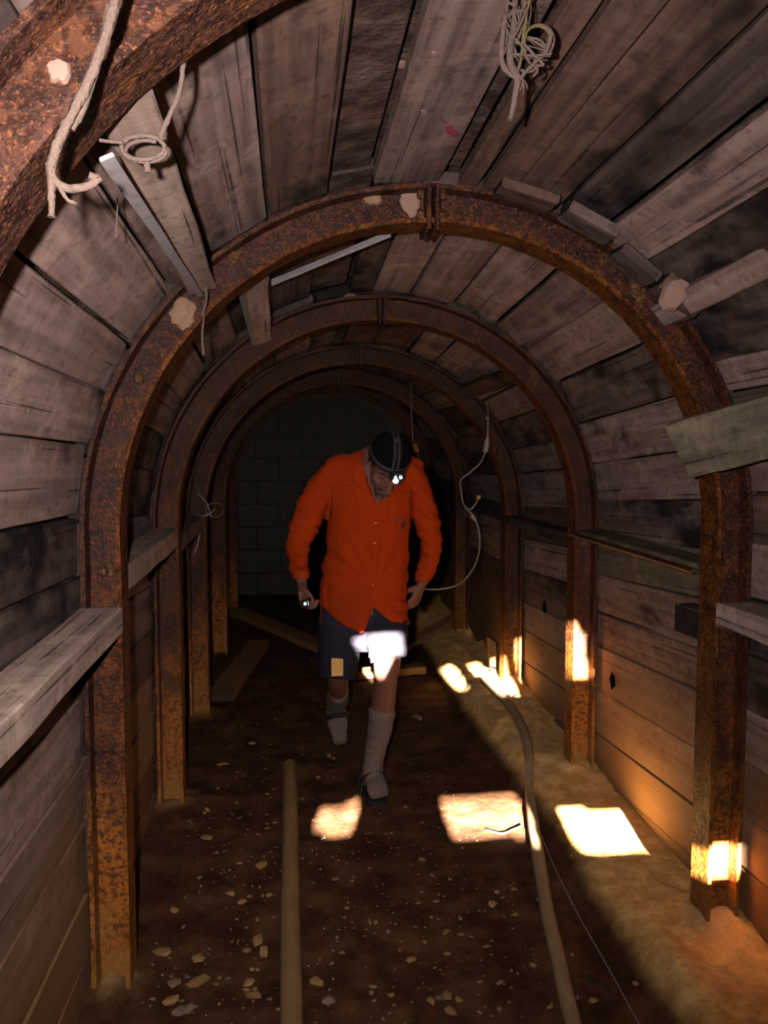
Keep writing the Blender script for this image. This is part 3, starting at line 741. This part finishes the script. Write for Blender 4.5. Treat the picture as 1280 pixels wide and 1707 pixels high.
# ------------------------------------------------------------------ the person
from mathutils.bvhtree import BVHTree
def chain_geo(pts, vs, fs, side=Vector((1, 0, 0)), n=18):
    """pts: (centre, half width along side, half depth); a closed rounded tube through them."""
    m = len(pts); rings = []
    for i, (c, a, b) in enumerate(pts):
        t = (pts[min(i + 1, m - 1)][0] - pts[max(i - 1, 0)][0]).normalized()
        s = side - t * side.dot(t)
        if s.length < 0.2: s = Vector((0, 1, 0)) - t * t.y
        s.normalize(); rings.append((c, t, s, t.cross(s), a, b))
    full = []
    c, t, s, u, a, b = rings[0]; e = min(a, b)
    for q in (0.15, 0.5, 0.85): full.append((c - t * (e * 0.9 * math.sqrt(1 - q * q)), s, u, a * q, b * q))
    for (c, t, s, u, a, b) in rings: full.append((c, s, u, a, b))
    c, t, s, u, a, b = rings[-1]; e = min(a, b)
    for q in (0.85, 0.5, 0.15): full.append((c + t * (e * 0.9 * math.sqrt(1 - q * q)), s, u, a * q, b * q))
    base = len(vs)
    for (c, s, u, a, b) in full:
        for k in range(n):
            an = 2 * math.pi * k / n; vs.append(c + s * (a * math.cos(an)) + u * (b * math.sin(an)))
    for i in range(len(full) - 1):
        for k in range(n): fs.append((base + i * n + k, base + i * n + (k + 1) % n, base + (i + 1) * n + (k + 1) % n, base + (i + 1) * n + k))
    fs.append(tuple(base + k for k in range(n - 1, -1, -1))); e = base + (len(full) - 1) * n; fs.append(tuple(e + k for k in range(n)))
def dens(pts, k=4):
    out = []
    cs = crom([p[0] for p in pts], k); m = len(cs)
    for i, c in enumerate(cs):
        t = i / k; j = min(int(t), len(pts) - 2); f = t - j
        out.append((c, pts[j][1] * (1 - f) + pts[j + 1][1] * f, pts[j][2] * (1 - f) + pts[j + 1][2] * f))
    return out
def fuse(name, chains, voxel, smooth=6, fac=0.5):
    """One continuous skin over all the chains."""
    vs, fs = [], []
    for ch in chains:
        sd = Vector((1, 0, 0))
        if isinstance(ch, tuple): ch, sd = ch
        chain_geo(ch, vs, fs, sd)
    me = bpy.data.meshes.new(name); me.from_pydata([tuple(v) for v in vs], [], fs); me.update()
    bm = bmesh.new(); bm.from_mesh(me); bmesh.ops.recalc_face_normals(bm, faces=bm.faces); bm.to_mesh(me); bm.free()
    o = bpy.data.objects.new(name, me); col.objects.link(o)
    r = o.modifiers.new('r', 'REMESH'); r.mode = 'VOXEL'; r.voxel_size = voxel
    sm = o.modifiers.new('s', 'SMOOTH'); sm.iterations = smooth; sm.factor = fac
    dg = bpy.context.evaluated_depsgraph_get(); out = bpy.data.meshes.new_from_object(o.evaluated_get(dg))
    bpy.data.objects.remove(o); bpy.data.meshes.remove(me); out.name = name
    out.polygons.foreach_set('use_smooth', [True] * len(out.polygons)); return out
def Q(px, py, Y, h, d, k=1.0): return (P(px, py, Y), h * Y / F * k, d * k)
def proj(p):
    d = p - CAM; z = d.dot(_f); return 640 + F * d.dot(_r) / z, 853.5 - F * d.dot(_u) / z
def interp(tb, x):
    if x <= tb[0][0]: return tb[0][1]
    for (a, va), (b, vb) in zip(tb, tb[1:]):
        if x <= b: return va + (vb - va) * (x - a) / (b - a)
    return tb[-1][1]

BASE = G(612, 1290, 0.0)
person = empty('person', (BASE.x, BASE.y, 0.0))
tag(person, 'person in an orange work shirt and dark shorts, head bowed, walking forward with a torch', 'person')
def child(name, me, mat, par=person, label=None):
    o = link(name, me, mat, par); o.matrix_parent_inverse = Matrix.Translation(-person.location) if par is person else Matrix()
    if label: o['label'] = label
    return o

# --- head frame
HC = P(647, 772, 3.585)
HC = P(645, 774, 3.585)
HM = Matrix.Translation(HC) @ Matrix.Rotation(R(17), 4, 'Y') @ Matrix.Rotation(R(46), 4, 'X') @ Matrix.Rotation(R(14), 4, 'Z') @ Matrix.Scale(1.1, 4)
def H(x, y, z): return HM @ Vector((x, y, z))
def HE(c, rx, ry, rz):                       # an ellipsoid of the head as a chain along its height
    out = []
    for k in range(-5, 6):
        t = k / 5.08; q = math.sqrt(1 - t * t); out.append((H(c[0], c[1], c[2] + rz * t), rx * q, ry * q))
    return (out, HM.to_3x3() @ Vector((1, 0, 0)))
def HCH(pts): return [(H(*p[:3]), p[3], p[3]) for p in pts]
head = [HE((0, 0.012, 0.03), 0.077, 0.096, 0.092), HE((0, -0.022, -0.035), 0.063, 0.070, 0.082), HE((0, -0.035, -0.07), 0.046, 0.055, 0.045),
        HCH([(-0.012, -0.078, -0.103, 0.017), (0.012, -0.078, -0.103, 0.017)]),
        HCH([(0, -0.092, 0.022, 0.009), (0, -0.107, 0.0, 0.010), (0, -0.120, -0.026, 0.0135)]), HCH([(-0.013, -0.100, -0.032, 0.009), (0.013, -0.100, -0.032, 0.009)]),
        HCH([(-0.05, -0.068, 0.026, 0.011), (-0.025, -0.084, 0.031, 0.012), (0, -0.088, 0.028, 0.011), (0.025, -0.084, 0.031, 0.012), (0.05, -0.068, 0.026, 0.011)]),
        HCH([(-0.05, -0.058, -0.018, 0.017), (-0.035, -0.075, -0.022, 0.015)]), HCH([(0.05, -0.058, -0.018, 0.017), (0.035, -0.075, -0.022, 0.015)]),
        HCH([(-0.033, -0.075, 0.008, 0.011), (-0.028, -0.077, 0.006, 0.011)]), HCH([(0.033, -0.075, 0.008, 0.011), (0.028, -0.077, 0.006, 0.011)]),
        HCH([(-0.024, -0.083, -0.062, 0.006), (0, -0.092, -0.059, 0.0075), (0.024, -0.083, -0.062, 0.006)]), HCH([(-0.02, -0.082, -0.073, 0.006), (0, -0.091, -0.072, 0.008), (0.02, -0.082, -0.073, 0.006)])]
for sd in (-1, 1):
    head.append(HCH([(sd * 0.076, 0.008, 0.02, 0.010), (sd * 0.086, 0.018, 0.016, 0.009), (sd * 0.086, 0.020, -0.004, 0.009), (sd * 0.080, 0.010, -0.026, 0.009)]))
neck = dens([(H(0, 0.03, -0.05), 0.055, 0.058), (P(640, 792, 3.71), 0.058, 0.06), (P(630, 812, 3.75), 0.075, 0.07)])
torso_pts = [(607, 1030, 3.81, 76, 0.165), (607, 985, 3.81, 75, 0.15), (611, 930, 3.80, 71, 0.135), (616, 870, 3.77, 72, 0.135), (621, 825, 3.75, 74, 0.125), (624, 798, 3.74, 72, 0.105), (627, 776, 3.74, 52, 0.085)]
armL = [(552, 792, 3.75, 24, 0.07), (533, 818, 3.75, 25, 0.07), (514, 862, 3.76, 26, 0.068), (497, 908, 3.75, 20, 0.058), (497, 937, 3.69, 17.5, 0.048), (502, 964, 3.62, 13.5, 0.038)]
armR = [(690, 796, 3.76, 22, 0.07), (701, 830, 3.78, 22, 0.066), (713, 873, 3.82, 22, 0.064), (719, 914, 3.86, 18, 0.055), (711, 945, 3.87, 16, 0.047), (704, 969, 3.86, 14, 0.04)]
# --- hands
def hand(wr, d, n, a, curl, spread=1.0):
    """wr wrist, d along the hand, n out of the palm, a towards the index side."""
    ch = []
    ch.append(([(wr - d * 0.03, 0.026, 0.021), (wr + d * 0.01, 0.026, 0.020), (wr + d * 0.045, 0.038, 0.017), (wr + d * 0.082, 0.040, 0.015)], a))
    for k, ln in enumerate((0.95, 1.05, 1.0, 0.82)):
        o = a * (0.031 - 0.0205 * k) * spread
        p0 = wr + d * (0.075 - 0.004 * (k == 3)) + o; ang = 0.0; p = p0; pts = [(p0, 0.0092, 0.0092)]
        for j, (seg, r) in enumerate(((0.042, 0.0092), (0.027, 0.0084), (0.022, 0.0072))):
            ang += curl[j]; p = p + (d * math.cos(ang) + n * math.sin(ang)) * seg * ln; pts.append((p, r, r))
        ch.append((dens(pts, 3), a))
    t0 = wr + d * 0.022 + a * 0.022 + n * 0.006
    ch.append((dens([(t0, 0.014, 0.014), (t0 + d * 0.022 + a * 0.022 + n * 0.018, 0.0125, 0.0125), (t0 + d * 0.042 + a * 0.022 + n * 0.036, 0.0105, 0.0105), (t0 + d * 0.060 + a * 0.012 + n * 0.046, 0.008, 0.008)], 3), n))
    return ch
wL = P(503, 971, 3.60); dL = (P(507, 1006, 3.56) - wL).normalized(); nL = Vector((0.85, -0.45, 0.05)); nL = (nL - dL * nL.dot(dL)).normalized(); aL = nL.cross(dL); aL = aL if aL.y < 0 else -aL
wR = P(702, 975, 3.855); dR = (P(690, 1006, 3.84) - wR).normalized(); nR = Vector((-0.75, 0.6, 0)); nR = (nR - dR * nR.dot(dR)).normalized(); aR = nR.cross(dR); aR = aR if aR.y < 0 else -aR
legR = [(640, 1025, 3.84, 28, 0.065), (645, 1066, 3.735, 26, 0.066), (645, 1108, 3.635, 23, 0.062), (643, 1133, 3.66, 19.5, 0.056), (639, 1170, 3.72, 20.5, 0.062), (632, 1225, 3.76, 16, 0.05), (625, 1283, 3.775, 12, 0.036)]
legL = [(578, 1025, 3.85, 28, 0.07), (566, 1075, 3.89, 26, 0.07), (563, 1122, 3.98, 19, 0.06), (563, 1145, 4.18, 17, 0.058), (562, 1168, 4.40, 13, 0.045)]
footR = G(630, 1318, 0.05); toeR = G(632, 1331, 0.022); heelR = Vector((footR.x - 0.03, 3.86, 0.035))
ankR = P(625, 1283, 3.775)
toeL = G(567, 1236, 0.03); ankL = P(559, 1176, 4.50)
body_ch = head + [neck] + [dens([Q(p[0], p[1] - (25 if p[1] > 1000 else 0), p[2], p[3] * 0.82, 0.095) for p in torso_pts]), dens([Q(*p, k=0.72) for p in armL]), dens([Q(*p, k=0.72) for p in armR]), dens([Q(*p) for p in legR]), dens([Q(*p) for p in legL])]
body_ch += hand(wL, dL, nL, aL, (0.45, 1.15, 0.9)) + hand(wR, dR, nR, aR, (0.45, 0.6, 0.4))
body_ch += [[(heelR, 0.03, 0.03), (Vector((ankR.x, 3.78, 0.06)), 0.036, 0.04), (footR + Vector((0, 0.03, 0)), 0.038, 0.025)], [(ankL, 0.033, 0.035), ((ankL + toeL) / 2, 0.04, 0.028), (toeL, 0.038, 0.018)]]
body = child('body', fuse('body', body_ch, 0.0046, 3, 0.4), M['skin'])

# --- shirt
sh = fuse('shirt', [dens([Q(*p) for p in [(606, 1090, 3.81, 80, 0.18)] + torso_pts]), dens([Q(*p) for p in armL]), dens([Q(*p) for p in armR]),
                    dens([Q(560, 788, 3.75, 30, 0.07), Q(600, 780, 3.745, 30, 0.075), Q(627, 776, 3.74, 30, 0.075), Q(655, 780, 3.745, 30, 0.075), Q(684, 790, 3.755, 28, 0.07)]),
                    [(P(632, 772, 3.73), 0.098, 0.085), (P(636, 757, 3.70), 0.088, 0.078)]], 0.0075, 10, 0.5)
HEM = [(500, 985), (528, 1002), (546, 1020), (572, 1042), (604, 1057), (613, 1040), (622, 1012), (640, 1027), (664, 1046), (684, 1024), (720, 1010)]
bm = bmesh.new(); bm.from_mesh(sh); bm.normal_update()
for v in bm.verts:                           # folds
    c = v.co; px, py = proj(c); nn = v.normal
    arm = px < 541 - max(0, (840 - py)) * 0.4 or px > 690 - max(0, (850 - py)) * 0.2
    if arm: f = 0.012 * fbm(c.x * 10, c.y * 8, c.z * 34 + c.x * 18, 2) 
    else:
        pull = math.hypot(px - 618, py - 990)
        f = 0.008 * fbm(c.x * 13 + 3, c.y * 6, c.z * 9 + c.x * 7, 2) + 0.005 * math.sin(math.atan2(py - 985, px - 618) * 17 + pull * 0.02) * max(0, 1 - abs(pull - 75) / 75)
    v.co = c + nn * f
def cutv(v):
    px, py = proj(v.co); front = v.co.y < 3.80
    if 520 < px < 687 and py > 980:
        if py > (interp(HEM, px) if front else 1042): return True
    if py < 750 and 590 < px < 680: return True
    if front and v.co.y < 3.74 and py < 838:
        l = interp([(745, 603), (780, 607), (838, 628)], py); r = interp([(745, 672), (780, 664), (838, 629)], py)
        if l < px < r: return True
    if py > 966 and px < 522 and v.co.y < 3.70: return True
    if py > 971 and px > 688 and v.co.y > 3.80: return True
    return False
bmesh.ops.delete(bm, geom=[v for v in bm.verts if cutv(v)], context='VERTS')
for v in bm.verts:
    if v.is_boundary:
        px, py = proj(v.co)
        if 524 < px < 687 and py > 990 and v.co.y < 3.80:
            d_ = (interp(HEM, px) - py) * v.co.y / F
            if abs(d_) < 0.03: v.co.z -= d_
bm.to_mesh(sh); bm.free()
bv = bmesh.new(); bv.from_mesh(sh); tree = BVHTree.FromBMesh(bv); bv.free()
shirt = child('shirt', sh, M['shirt'], label='long-sleeved orange work shirt'); shirt.modifiers.new('t', 'SOLIDIFY').thickness = 0.003
def skin_pt(px, py, off, tr=None):
    d = ray(px, py).normalized(); hit = (tr or tree).ray_cast(CAM, d)
    p = hit[0] if hit[0] is not None else P(px, py, 3.64)
    return p - d * off
def surf_patch(name, quad, off, mat, nx_=10, ny_=10, th=0.003, par=None):
    (a, b, c, d) = [Vector(q) for q in quad]; vs, fs = [], []
    for j in range(ny_ + 1):
        for i in range(nx_ + 1):
            s, t = i / nx_, j / ny_; q = (a * (1 - s) + b * s) * (1 - t) + (d * (1 - s) + c * s) * t
            vs.append(skin_pt(q.x, q.y, off))
    for j in range(ny_):
        for i in range(nx_): k = j * (nx_ + 1) + i; fs.append((k, k + 1, k + nx_ + 2, k + nx_ + 1))
    o = child(name, mesh(name, vs, fs, 1.2), mat); o.modifiers.new('t', 'SOLIDIFY').thickness = th
    return o
def under(o, par):
    o.parent = par; o.matrix_parent_inverse = par.matrix_parent_inverse.inverted() @ Matrix.Translation(-person.location) if False else Matrix(); return o
for nm, qd, of in (('pocket', ((552, 806), (594, 808), (595, 862), (553, 860)), 0.006), ('pocket', ((647, 818), (685, 820), (684, 872), (647, 870)), 0.006),
                   ('pocket_flap', ((551, 846), (595, 849), (595, 864), (551, 860)), 0.011), ('placket', ((624, 842), (634, 842), (628, 1010), (618, 1010)), 0.007),
                   ('collar', ((598, 757), (607, 762), (625, 832), (584, 800)), 0.014), ('collar', ((668, 768), (676, 772), (652, 806), (630, 834)), 0.014), ('cuff', ((489, 950), (515, 951), (514, 966), (490, 965)), 0.003)):
    o = surf_patch(nm, qd, of, M['shirt']); o.parent = shirt
for py in (872, 905, 940, 975):
    p = skin_pt(626 - (py - 870) * 0.04, py, 0.007)
    b_ = child('button', nut_mesh(0.005, 0.003, 10), M['tag'], shirt); b_.location = p
p = skin_pt(556, 855, 0.006); b_ = child('badge', boxmesh('badge', 0.016, 0.004, 0.014, 0.001), M['black'], shirt, 'small dark badge on the pocket'); b_.location = p
def stick(name, a, b, r, mat, label, par=shirt):
    vs, fs = tube_geo([Vector(a), Vector(a).lerp(Vector(b), .5), Vector(b)], r, 8); o = child(name, mesh(name, vs, fs, 1.0), mat, par, label); return o
stick('pen', skin_pt(660, 856, 0.010), skin_pt(658, 872, 0.010), 0.0035, M['chrome'], 'silver pen clipped in the shirt pocket')
stick('pen', skin_pt(674, 866, 0.010), skin_pt(670, 882, 0.010), 0.005, M['black'], 'black pen clipped in the shirt pocket')

# --- shorts
so = fuse('shorts', [dens([Q(606, 1000, 3.83, 68, 0.115), Q(606, 1030, 3.83, 70, 0.12), Q(606, 1052, 3.83, 62, 0.11)]), dens([Q(640, 1030, 3.82, 40, 0.10), Q(645, 1066, 3.73, 37, 0.10), Q(646, 1100, 3.645, 31, 0.09), Q(646, 1122, 3.64, 30, 0.088)]),
                     dens([Q(573, 1030, 3.84, 41, 0.115), Q(566, 1075, 3.88, 36, 0.105), Q(563, 1125, 3.97, 33, 0.095), Q(563, 1150, 4.0, 33, 0.095)])], 0.008, 8, 0.5)
bm = bmesh.new(); bm.from_mesh(so); bm.normal_update()
for v in bm.verts: v.co += v.normal * 0.006 * fbm(v.co.x * 10, v.co.y * 8, v.co.z * 7, 2)
def hemline(px): return interp([(530, 1130), (596, 1134), (606, 1122), (612, 1108), (640, 1098), (690, 1094)], px)
bmesh.ops.delete(bm, geom=[v for v in bm.verts if proj(v.co)[1] > hemline(proj(v.co)[0])], context='VERTS')
for v in bm.verts:
    if v.is_boundary:
        px, py = proj(v.co); d_ = (hemline(px) - py) * v.co.y / F
        if abs(d_) < 0.02: v.co.z -= d_
bm.to_mesh(so); bm.free()
shorts = child('shorts', so, M['shorts'], label='dark navy work shorts'); shorts.modifiers.new('t', 'SOLIDIFY').thickness = 0.003
bq = bmesh.new(); bq.from_mesh(so); tree2 = BVHTree.FromBMesh(bq); bq.free()
tp = skin_pt(562, 1112, 0.022, tree2); tg = child('tag', boxmesh('tag', 0.055, 0.004, 0.085, 0.002), M['tag'], shorts, 'ochre rectangle at the hem of the shorts'); tg.location = tp  # flat ochre rectangle set just in front of the shorts hem
cord = [skin_pt(621, 1014, 0.004, tree2), skin_pt(620, 1045, 0.008, tree2), skin_pt(617, 1075, 0.008, tree2), skin_pt(615, 1096, 0.008, tree2)]
stick('fly_seam', cord[1], cord[3], 0.003, M['black'], 'black cord down the front of the shorts', shorts)
stick('drawstring', cord[0], skin_pt(620, 1026, 0.006, tree2), 0.003, M['wire'], 'pale drawstring', shorts)

# --- socks and sandals
def bunch(me, amp):
    bm = bmesh.new(); bm.from_mesh(me); bm.normal_update()
    for v in bm.verts: v.co += v.normal * amp * fbm(v.co.x * 14, v.co.y * 14, v.co.z * 42, 2)
    bm.to_mesh(me); bm.free(); return me
sk = bunch(fuse('sock', [dens([Q(637, 1184, 3.73, 23, 0.068), Q(634, 1212, 3.75, 21, 0.062), Q(627, 1245, 3.765, 18, 0.055), Q(622, 1275, 3.775, 17, 0.052), Q(622, 1292, 3.775, 19, 0.055)]),
                         dens([(heelR + Vector((0, 0, 0.012)), 0.038, 0.036), (Vector((ankR.x, 3.78, 0.075)), 0.046, 0.048), (footR + Vector((0, 0, 0.008)), 0.050, 0.034), (toeR + Vector((0, 0.01, 0.014)), 0.046, 0.02)])], 0.006, 6), 0.005)
child('sock', sk, M['sock'], label='bunched grey sock on the forward leg')
sk = bunch(fuse('sock', [dens([Q(563, 1152, 4.22, 19, 0.062), Q(562, 1168, 4.40, 19, 0.058), (ankL, 0.052, 0.05)]), dens([(ankL, 0.055, 0.05), ((ankL + toeL) / 2, 0.056, 0.036), (toeL + Vector((0, 0, 0.012)), 0.038, 0.022)])], 0.006, 6), 0.004)
child('sock', sk, M['sock'], label='grey sock on the trailing foot')
def sole(name, a, b, wa, wb, up, th):
    pts = []; X = (b - a).normalized(); S = X.cross(up).normalized(); n = 24; vs = []
    L = (b - a).length
    for (zz) in (0, -th):
        for k in range(n):
            an = 2 * math.pi * k / n; cx, sx = math.cos(an), math.sin(an); t = 0.5 + 0.5 * math.copysign(abs(cx) ** 0.75, cx)
            wd = wa + (wb - wa) * t; vs.append(a + X * (t * L) + S * (wd * math.copysign(abs(sx) ** 0.8, sx)) + up * zz)
    fs = [tuple(range(n)), tuple(range(2 * n - 1, n - 1, -1))] + [(k, (k + 1) % n, n + (k + 1) % n, n + k) for k in range(n)]
    return mesh(name, vs, fs, 0.8)
def strap(par, c, d, up, wd, hgt, rw=0.012):
    S = d.cross(up).normalized(); vs, fs = [], []; n = 16
    for e in (-1, 1):
        for k in range(n + 1):
            an = math.pi * k / n; p = c + S * (wd * math.cos(an)) + up * (hgt * math.sin(an) ** 0.8) + d * (e * rw); vs.append(p)
    for k in range(n): fs.append((k, k + 1, n + 2 + k, n + 1 + k))
    o = child('strap', mesh('strap', vs, fs, 1.5), M['sandal'], par); o.modifiers.new('t', 'SOLIDIFY').thickness = 0.004
UPZ = Vector((0, 0, 1))
gz = ground(toeR.x, toeR.y)
a = Vector((heelR.x, 3.90, gz + 0.024)); b = Vector((toeR.x, toeR.y - 0.035, gz + 0.024))
sd_ = child('sandal', sole('sandal', a, b, 0.036, 0.052, UPZ, 0.022), M['sandal'], person, 'black sandal on the forward foot')
X = (b - a).normalized(); strap(sd_, a.lerp(b, 0.60), X, UPZ, 0.068, 0.112, 0.015); strap(sd_, a.lerp(b, 0.30), X, UPZ, 0.060, 0.13)
X = (toeL - ankL).normalized(); up = (Vector((0, -1, 0.3)) - X * Vector((0, -1, 0.3)).dot(X)).normalized()
a = ankL - up * 0.05 - X * 0.02; b = toeL - up * 0.026 + X * 0.03
sd_ = child('sandal', sole('sandal', a, b, 0.045, 0.052, up, 0.025), M['sandal'], person, 'black sandal on the trailing foot')
strap(sd_, a.lerp(b, 0.35), X, up, 0.068, 0.115, 0.014)

# --- hair, cap, beard and head lamp
def head_shell(name, r, keep, mat, th=0.004, label=None):
    vs, fs = [], []; n, m = 40, 24
    for j in range(m + 1):
        la = -math.pi / 2 + math.pi * j / m
        for i in range(n):
            lo_ = 2 * math.pi * i / n; vs.append((0.077 * r * math.cos(la) * math.cos(lo_), 0.012 + 0.096 * r * math.cos(la) * math.sin(lo_), 0.03 + 0.092 * r * math.sin(la)))
    for j in range(m):
        for i in range(n):
            f = (j * n + i, j * n + (i + 1) % n, (j + 1) * n + (i + 1) % n, (j + 1) * n + i)
            c = sum((Vector(vs[k]) for k in f), Vector()) / 4
            if keep(c): fs.append(f)
    me = mesh(name, [H(*v) for v in vs], fs, 1.5); bm = bmesh.new(); bm.from_mesh(me); bmesh.ops.delete(bm, geom=[v for v in bm.verts if not v.link_faces], context='VERTS'); bm.to_mesh(me); bm.free()
    o = child(name, me, mat, person, label); o.modifiers.new('t', 'SOLIDIFY').thickness = th; return o
head_shell('hair', 1.05, lambda c: c.z > 0.052 - 0.35 * (c.y + 0.09) if c.y < 0.03 else c.z > -0.03, M['hair'], 0.004, 'short dark hair')
lampc = H(0.010, -0.108, 0.056)
hl = child('head_lamp', boxmesh('head_lamp', 0.058, 0.03, 0.042, 0.008, 2), M['black'], person, 'black head lamp with lit white bulbs')
hl.matrix_parent_inverse = Matrix.Translation(-person.location); hl.matrix_world = Matrix.Translation(lampc) @ HM.to_3x3().to_4x4()
def hband(f, n, wd, closed):
    vs, fs = [], []
    for k in range(n + (0 if closed else 1)):
        c, t = f(k / n)
        for e in (-1, 1): vs.append(H(*(c + t * (e * wd))))
    m = len(vs) // 2
    for k in range(m if closed else m - 1): fs.append((2 * k, 2 * k + 1, (2 * k + 3) % (2 * m), (2 * k + 2) % (2 * m)))
    o = child('head_strap', mesh('head_strap', vs, fs, 1.5), M['strap'], person); o.modifiers.new('t', 'SOLIDIFY').thickness = 0.003
K = 1.085
hband(lambda t: (Vector((0.077 * K * 0.97 * math.sin(2 * math.pi * t), 0.012 + 0.096 * K * 0.97 * math.cos(2 * math.pi * t), 0.045 - 0.012 * math.cos(2 * math.pi * t))), Vector((0, 0, 1))), 40, 0.012, True)
for off in (-0.006, 0.012):
    hband(lambda t, off=off: (Vector((off, 0.012 - 0.096 * K * math.cos(math.pi * t), 0.03 + 0.092 * K * math.sin(math.pi * t))), Vector((1, 0, 0))), 30, 0.005, False)
for (dx, dz, r) in ((-0.004, -0.008, 0.011), (-0.010, 0.010, 0.005), (0.010, 0.012, 0.006)):
    bm = bmesh.new(); bmesh.ops.create_uvsphere(bm, u_segments=12, v_segments=8, radius=r); me = bpy.data.meshes.new('bulb'); bm.to_mesh(me); bm.free()
    o = link('bulb', me, M['led'], hl); o.location = (dx, -0.014, dz); o['label'] = 'lit white bulb'
def hblob(name, chains, mat, label=None): return child(name, fuse(name, [HCH(c) for c in chains], 0.003, 3), mat, person, label)
hblob('beard', [[(-0.026, -0.078, -0.064, 0.006), (-0.014, -0.089, -0.050, 0.0065), (0, -0.094, -0.047, 0.0065), (0.014, -0.089, -0.050, 0.0065), (0.026, -0.078, -0.064, 0.006)],
                [(-0.030, -0.064, -0.078, 0.010), (-0.022, -0.072, -0.095, 0.013), (0, -0.082, -0.104, 0.015), (0.022, -0.072, -0.095, 0.013), (0.030, -0.064, -0.078, 0.010)],
                [(-0.016, -0.078, -0.088, 0.009), (0, -0.083, -0.090, 0.010), (0.016, -0.078, -0.088, 0.009)]], M['stubble'], 'dark moustache and goatee')
for sd in (-1, 1):
    hblob('eyebrow', [[(sd * 0.014, -0.0985, 0.034, 0.0035), (sd * 0.032, -0.092, 0.040, 0.004), (sd * 0.050, -0.077, 0.034, 0.003)]], M['hair'])
    hblob('eyelash', [[(sd * 0.020, -0.0865, 0.001, 0.0018), (sd * 0.031, -0.0875, -0.002, 0.002), (sd * 0.042, -0.082, 0.001, 0.0018)]], M['hair'])

# --- torch in the hand
tc = wL + dL * 0.098 + nL * 0.030; ax = (aL + dL * 0.25).normalized()
torch = empty('torch', tc); tag(torch, 'small black torch with a bright reflector held in the man\'s hand', 'torch')
def turned(name, prof, mat, par, c, axd, n=20):
    a = Vector((0, 0, 1)) if abs(axd.z) < 0.9 else Vector((1, 0, 0)); u = (a - axd * a.dot(axd)).normalized(); v = axd.cross(u); vs, fs = [], []
    for (t, r) in prof:
        for k in range(n): an = 2 * math.pi * k / n; vs.append(axd * t + (u * math.cos(an) + v * math.sin(an)) * r)
    for i in range(len(prof) - 1):
        for k in range(n): fs.append((i * n + k, i * n + (k + 1) % n, (i + 1) * n + (k + 1) % n, (i + 1) * n + k))
    fs.append(tuple(range(n - 1, -1, -1))); fs.append(tuple((len(prof) - 1) * n + k for k in range(n)))
    return link(name, mesh(name, vs, fs, 0.7), mat, par)
turned('torch_body', [(-0.055, 0.011), (-0.05, 0.0135), (0.03, 0.0135), (0.042, 0.019), (0.062, 0.020), (0.062, 0.018), (0.058, 0.0175)], M['black'], torch, tc, ax)
turned('reflector', [(0.0575, 0.0165), (0.0585, 0.0165), (0.052, 0.006)], M['chrome'], torch, tc, ax)
turned('bulb', [(0.05, 0.004), (0.058, 0.006), (0.0605, 0.003)], M['led'], torch, tc, ax, 10)  # glow stands in for light reflected in the torch

# ------------------------------------------------------------------ small marks on the roof boards
bpy.context.view_layer.update(); dg = bpy.context.evaluated_depsgraph_get()
for (nm, px, py, rx, rz, mt, lb) in (('paper_scrap', 672, 108, 0.017, 0.015, 'pinkmud', 'torn pale paper scrap'), ('paper_scrap', 706, 187, 0.018, 0.006, 'pinkmud', None), ('paper_scrap', 724, 90, 0.014, 0.006, 'pinkmud', None),
                                     ('paint_mark', 752, 218, 0.045, 0.012, 'pinkpaint', 'faded pink paint mark')):
    ok, loc, nrm, _i, ob, _m = sc.ray_cast(dg, CAM, ray(px, py).normalized())
    if ok:
        if nrm.dot(ray(px, py)) > 0: nrm = -nrm
        o = link(nm, patch_mesh(rx, rz, 0.002, 14, int(px)), M[mt], ceiling); o.matrix_world = Matrix.Translation(loc) @ nrm.to_track_quat('-Y', 'Z').to_matrix().to_4x4()
        if lb: o['label'] = lb
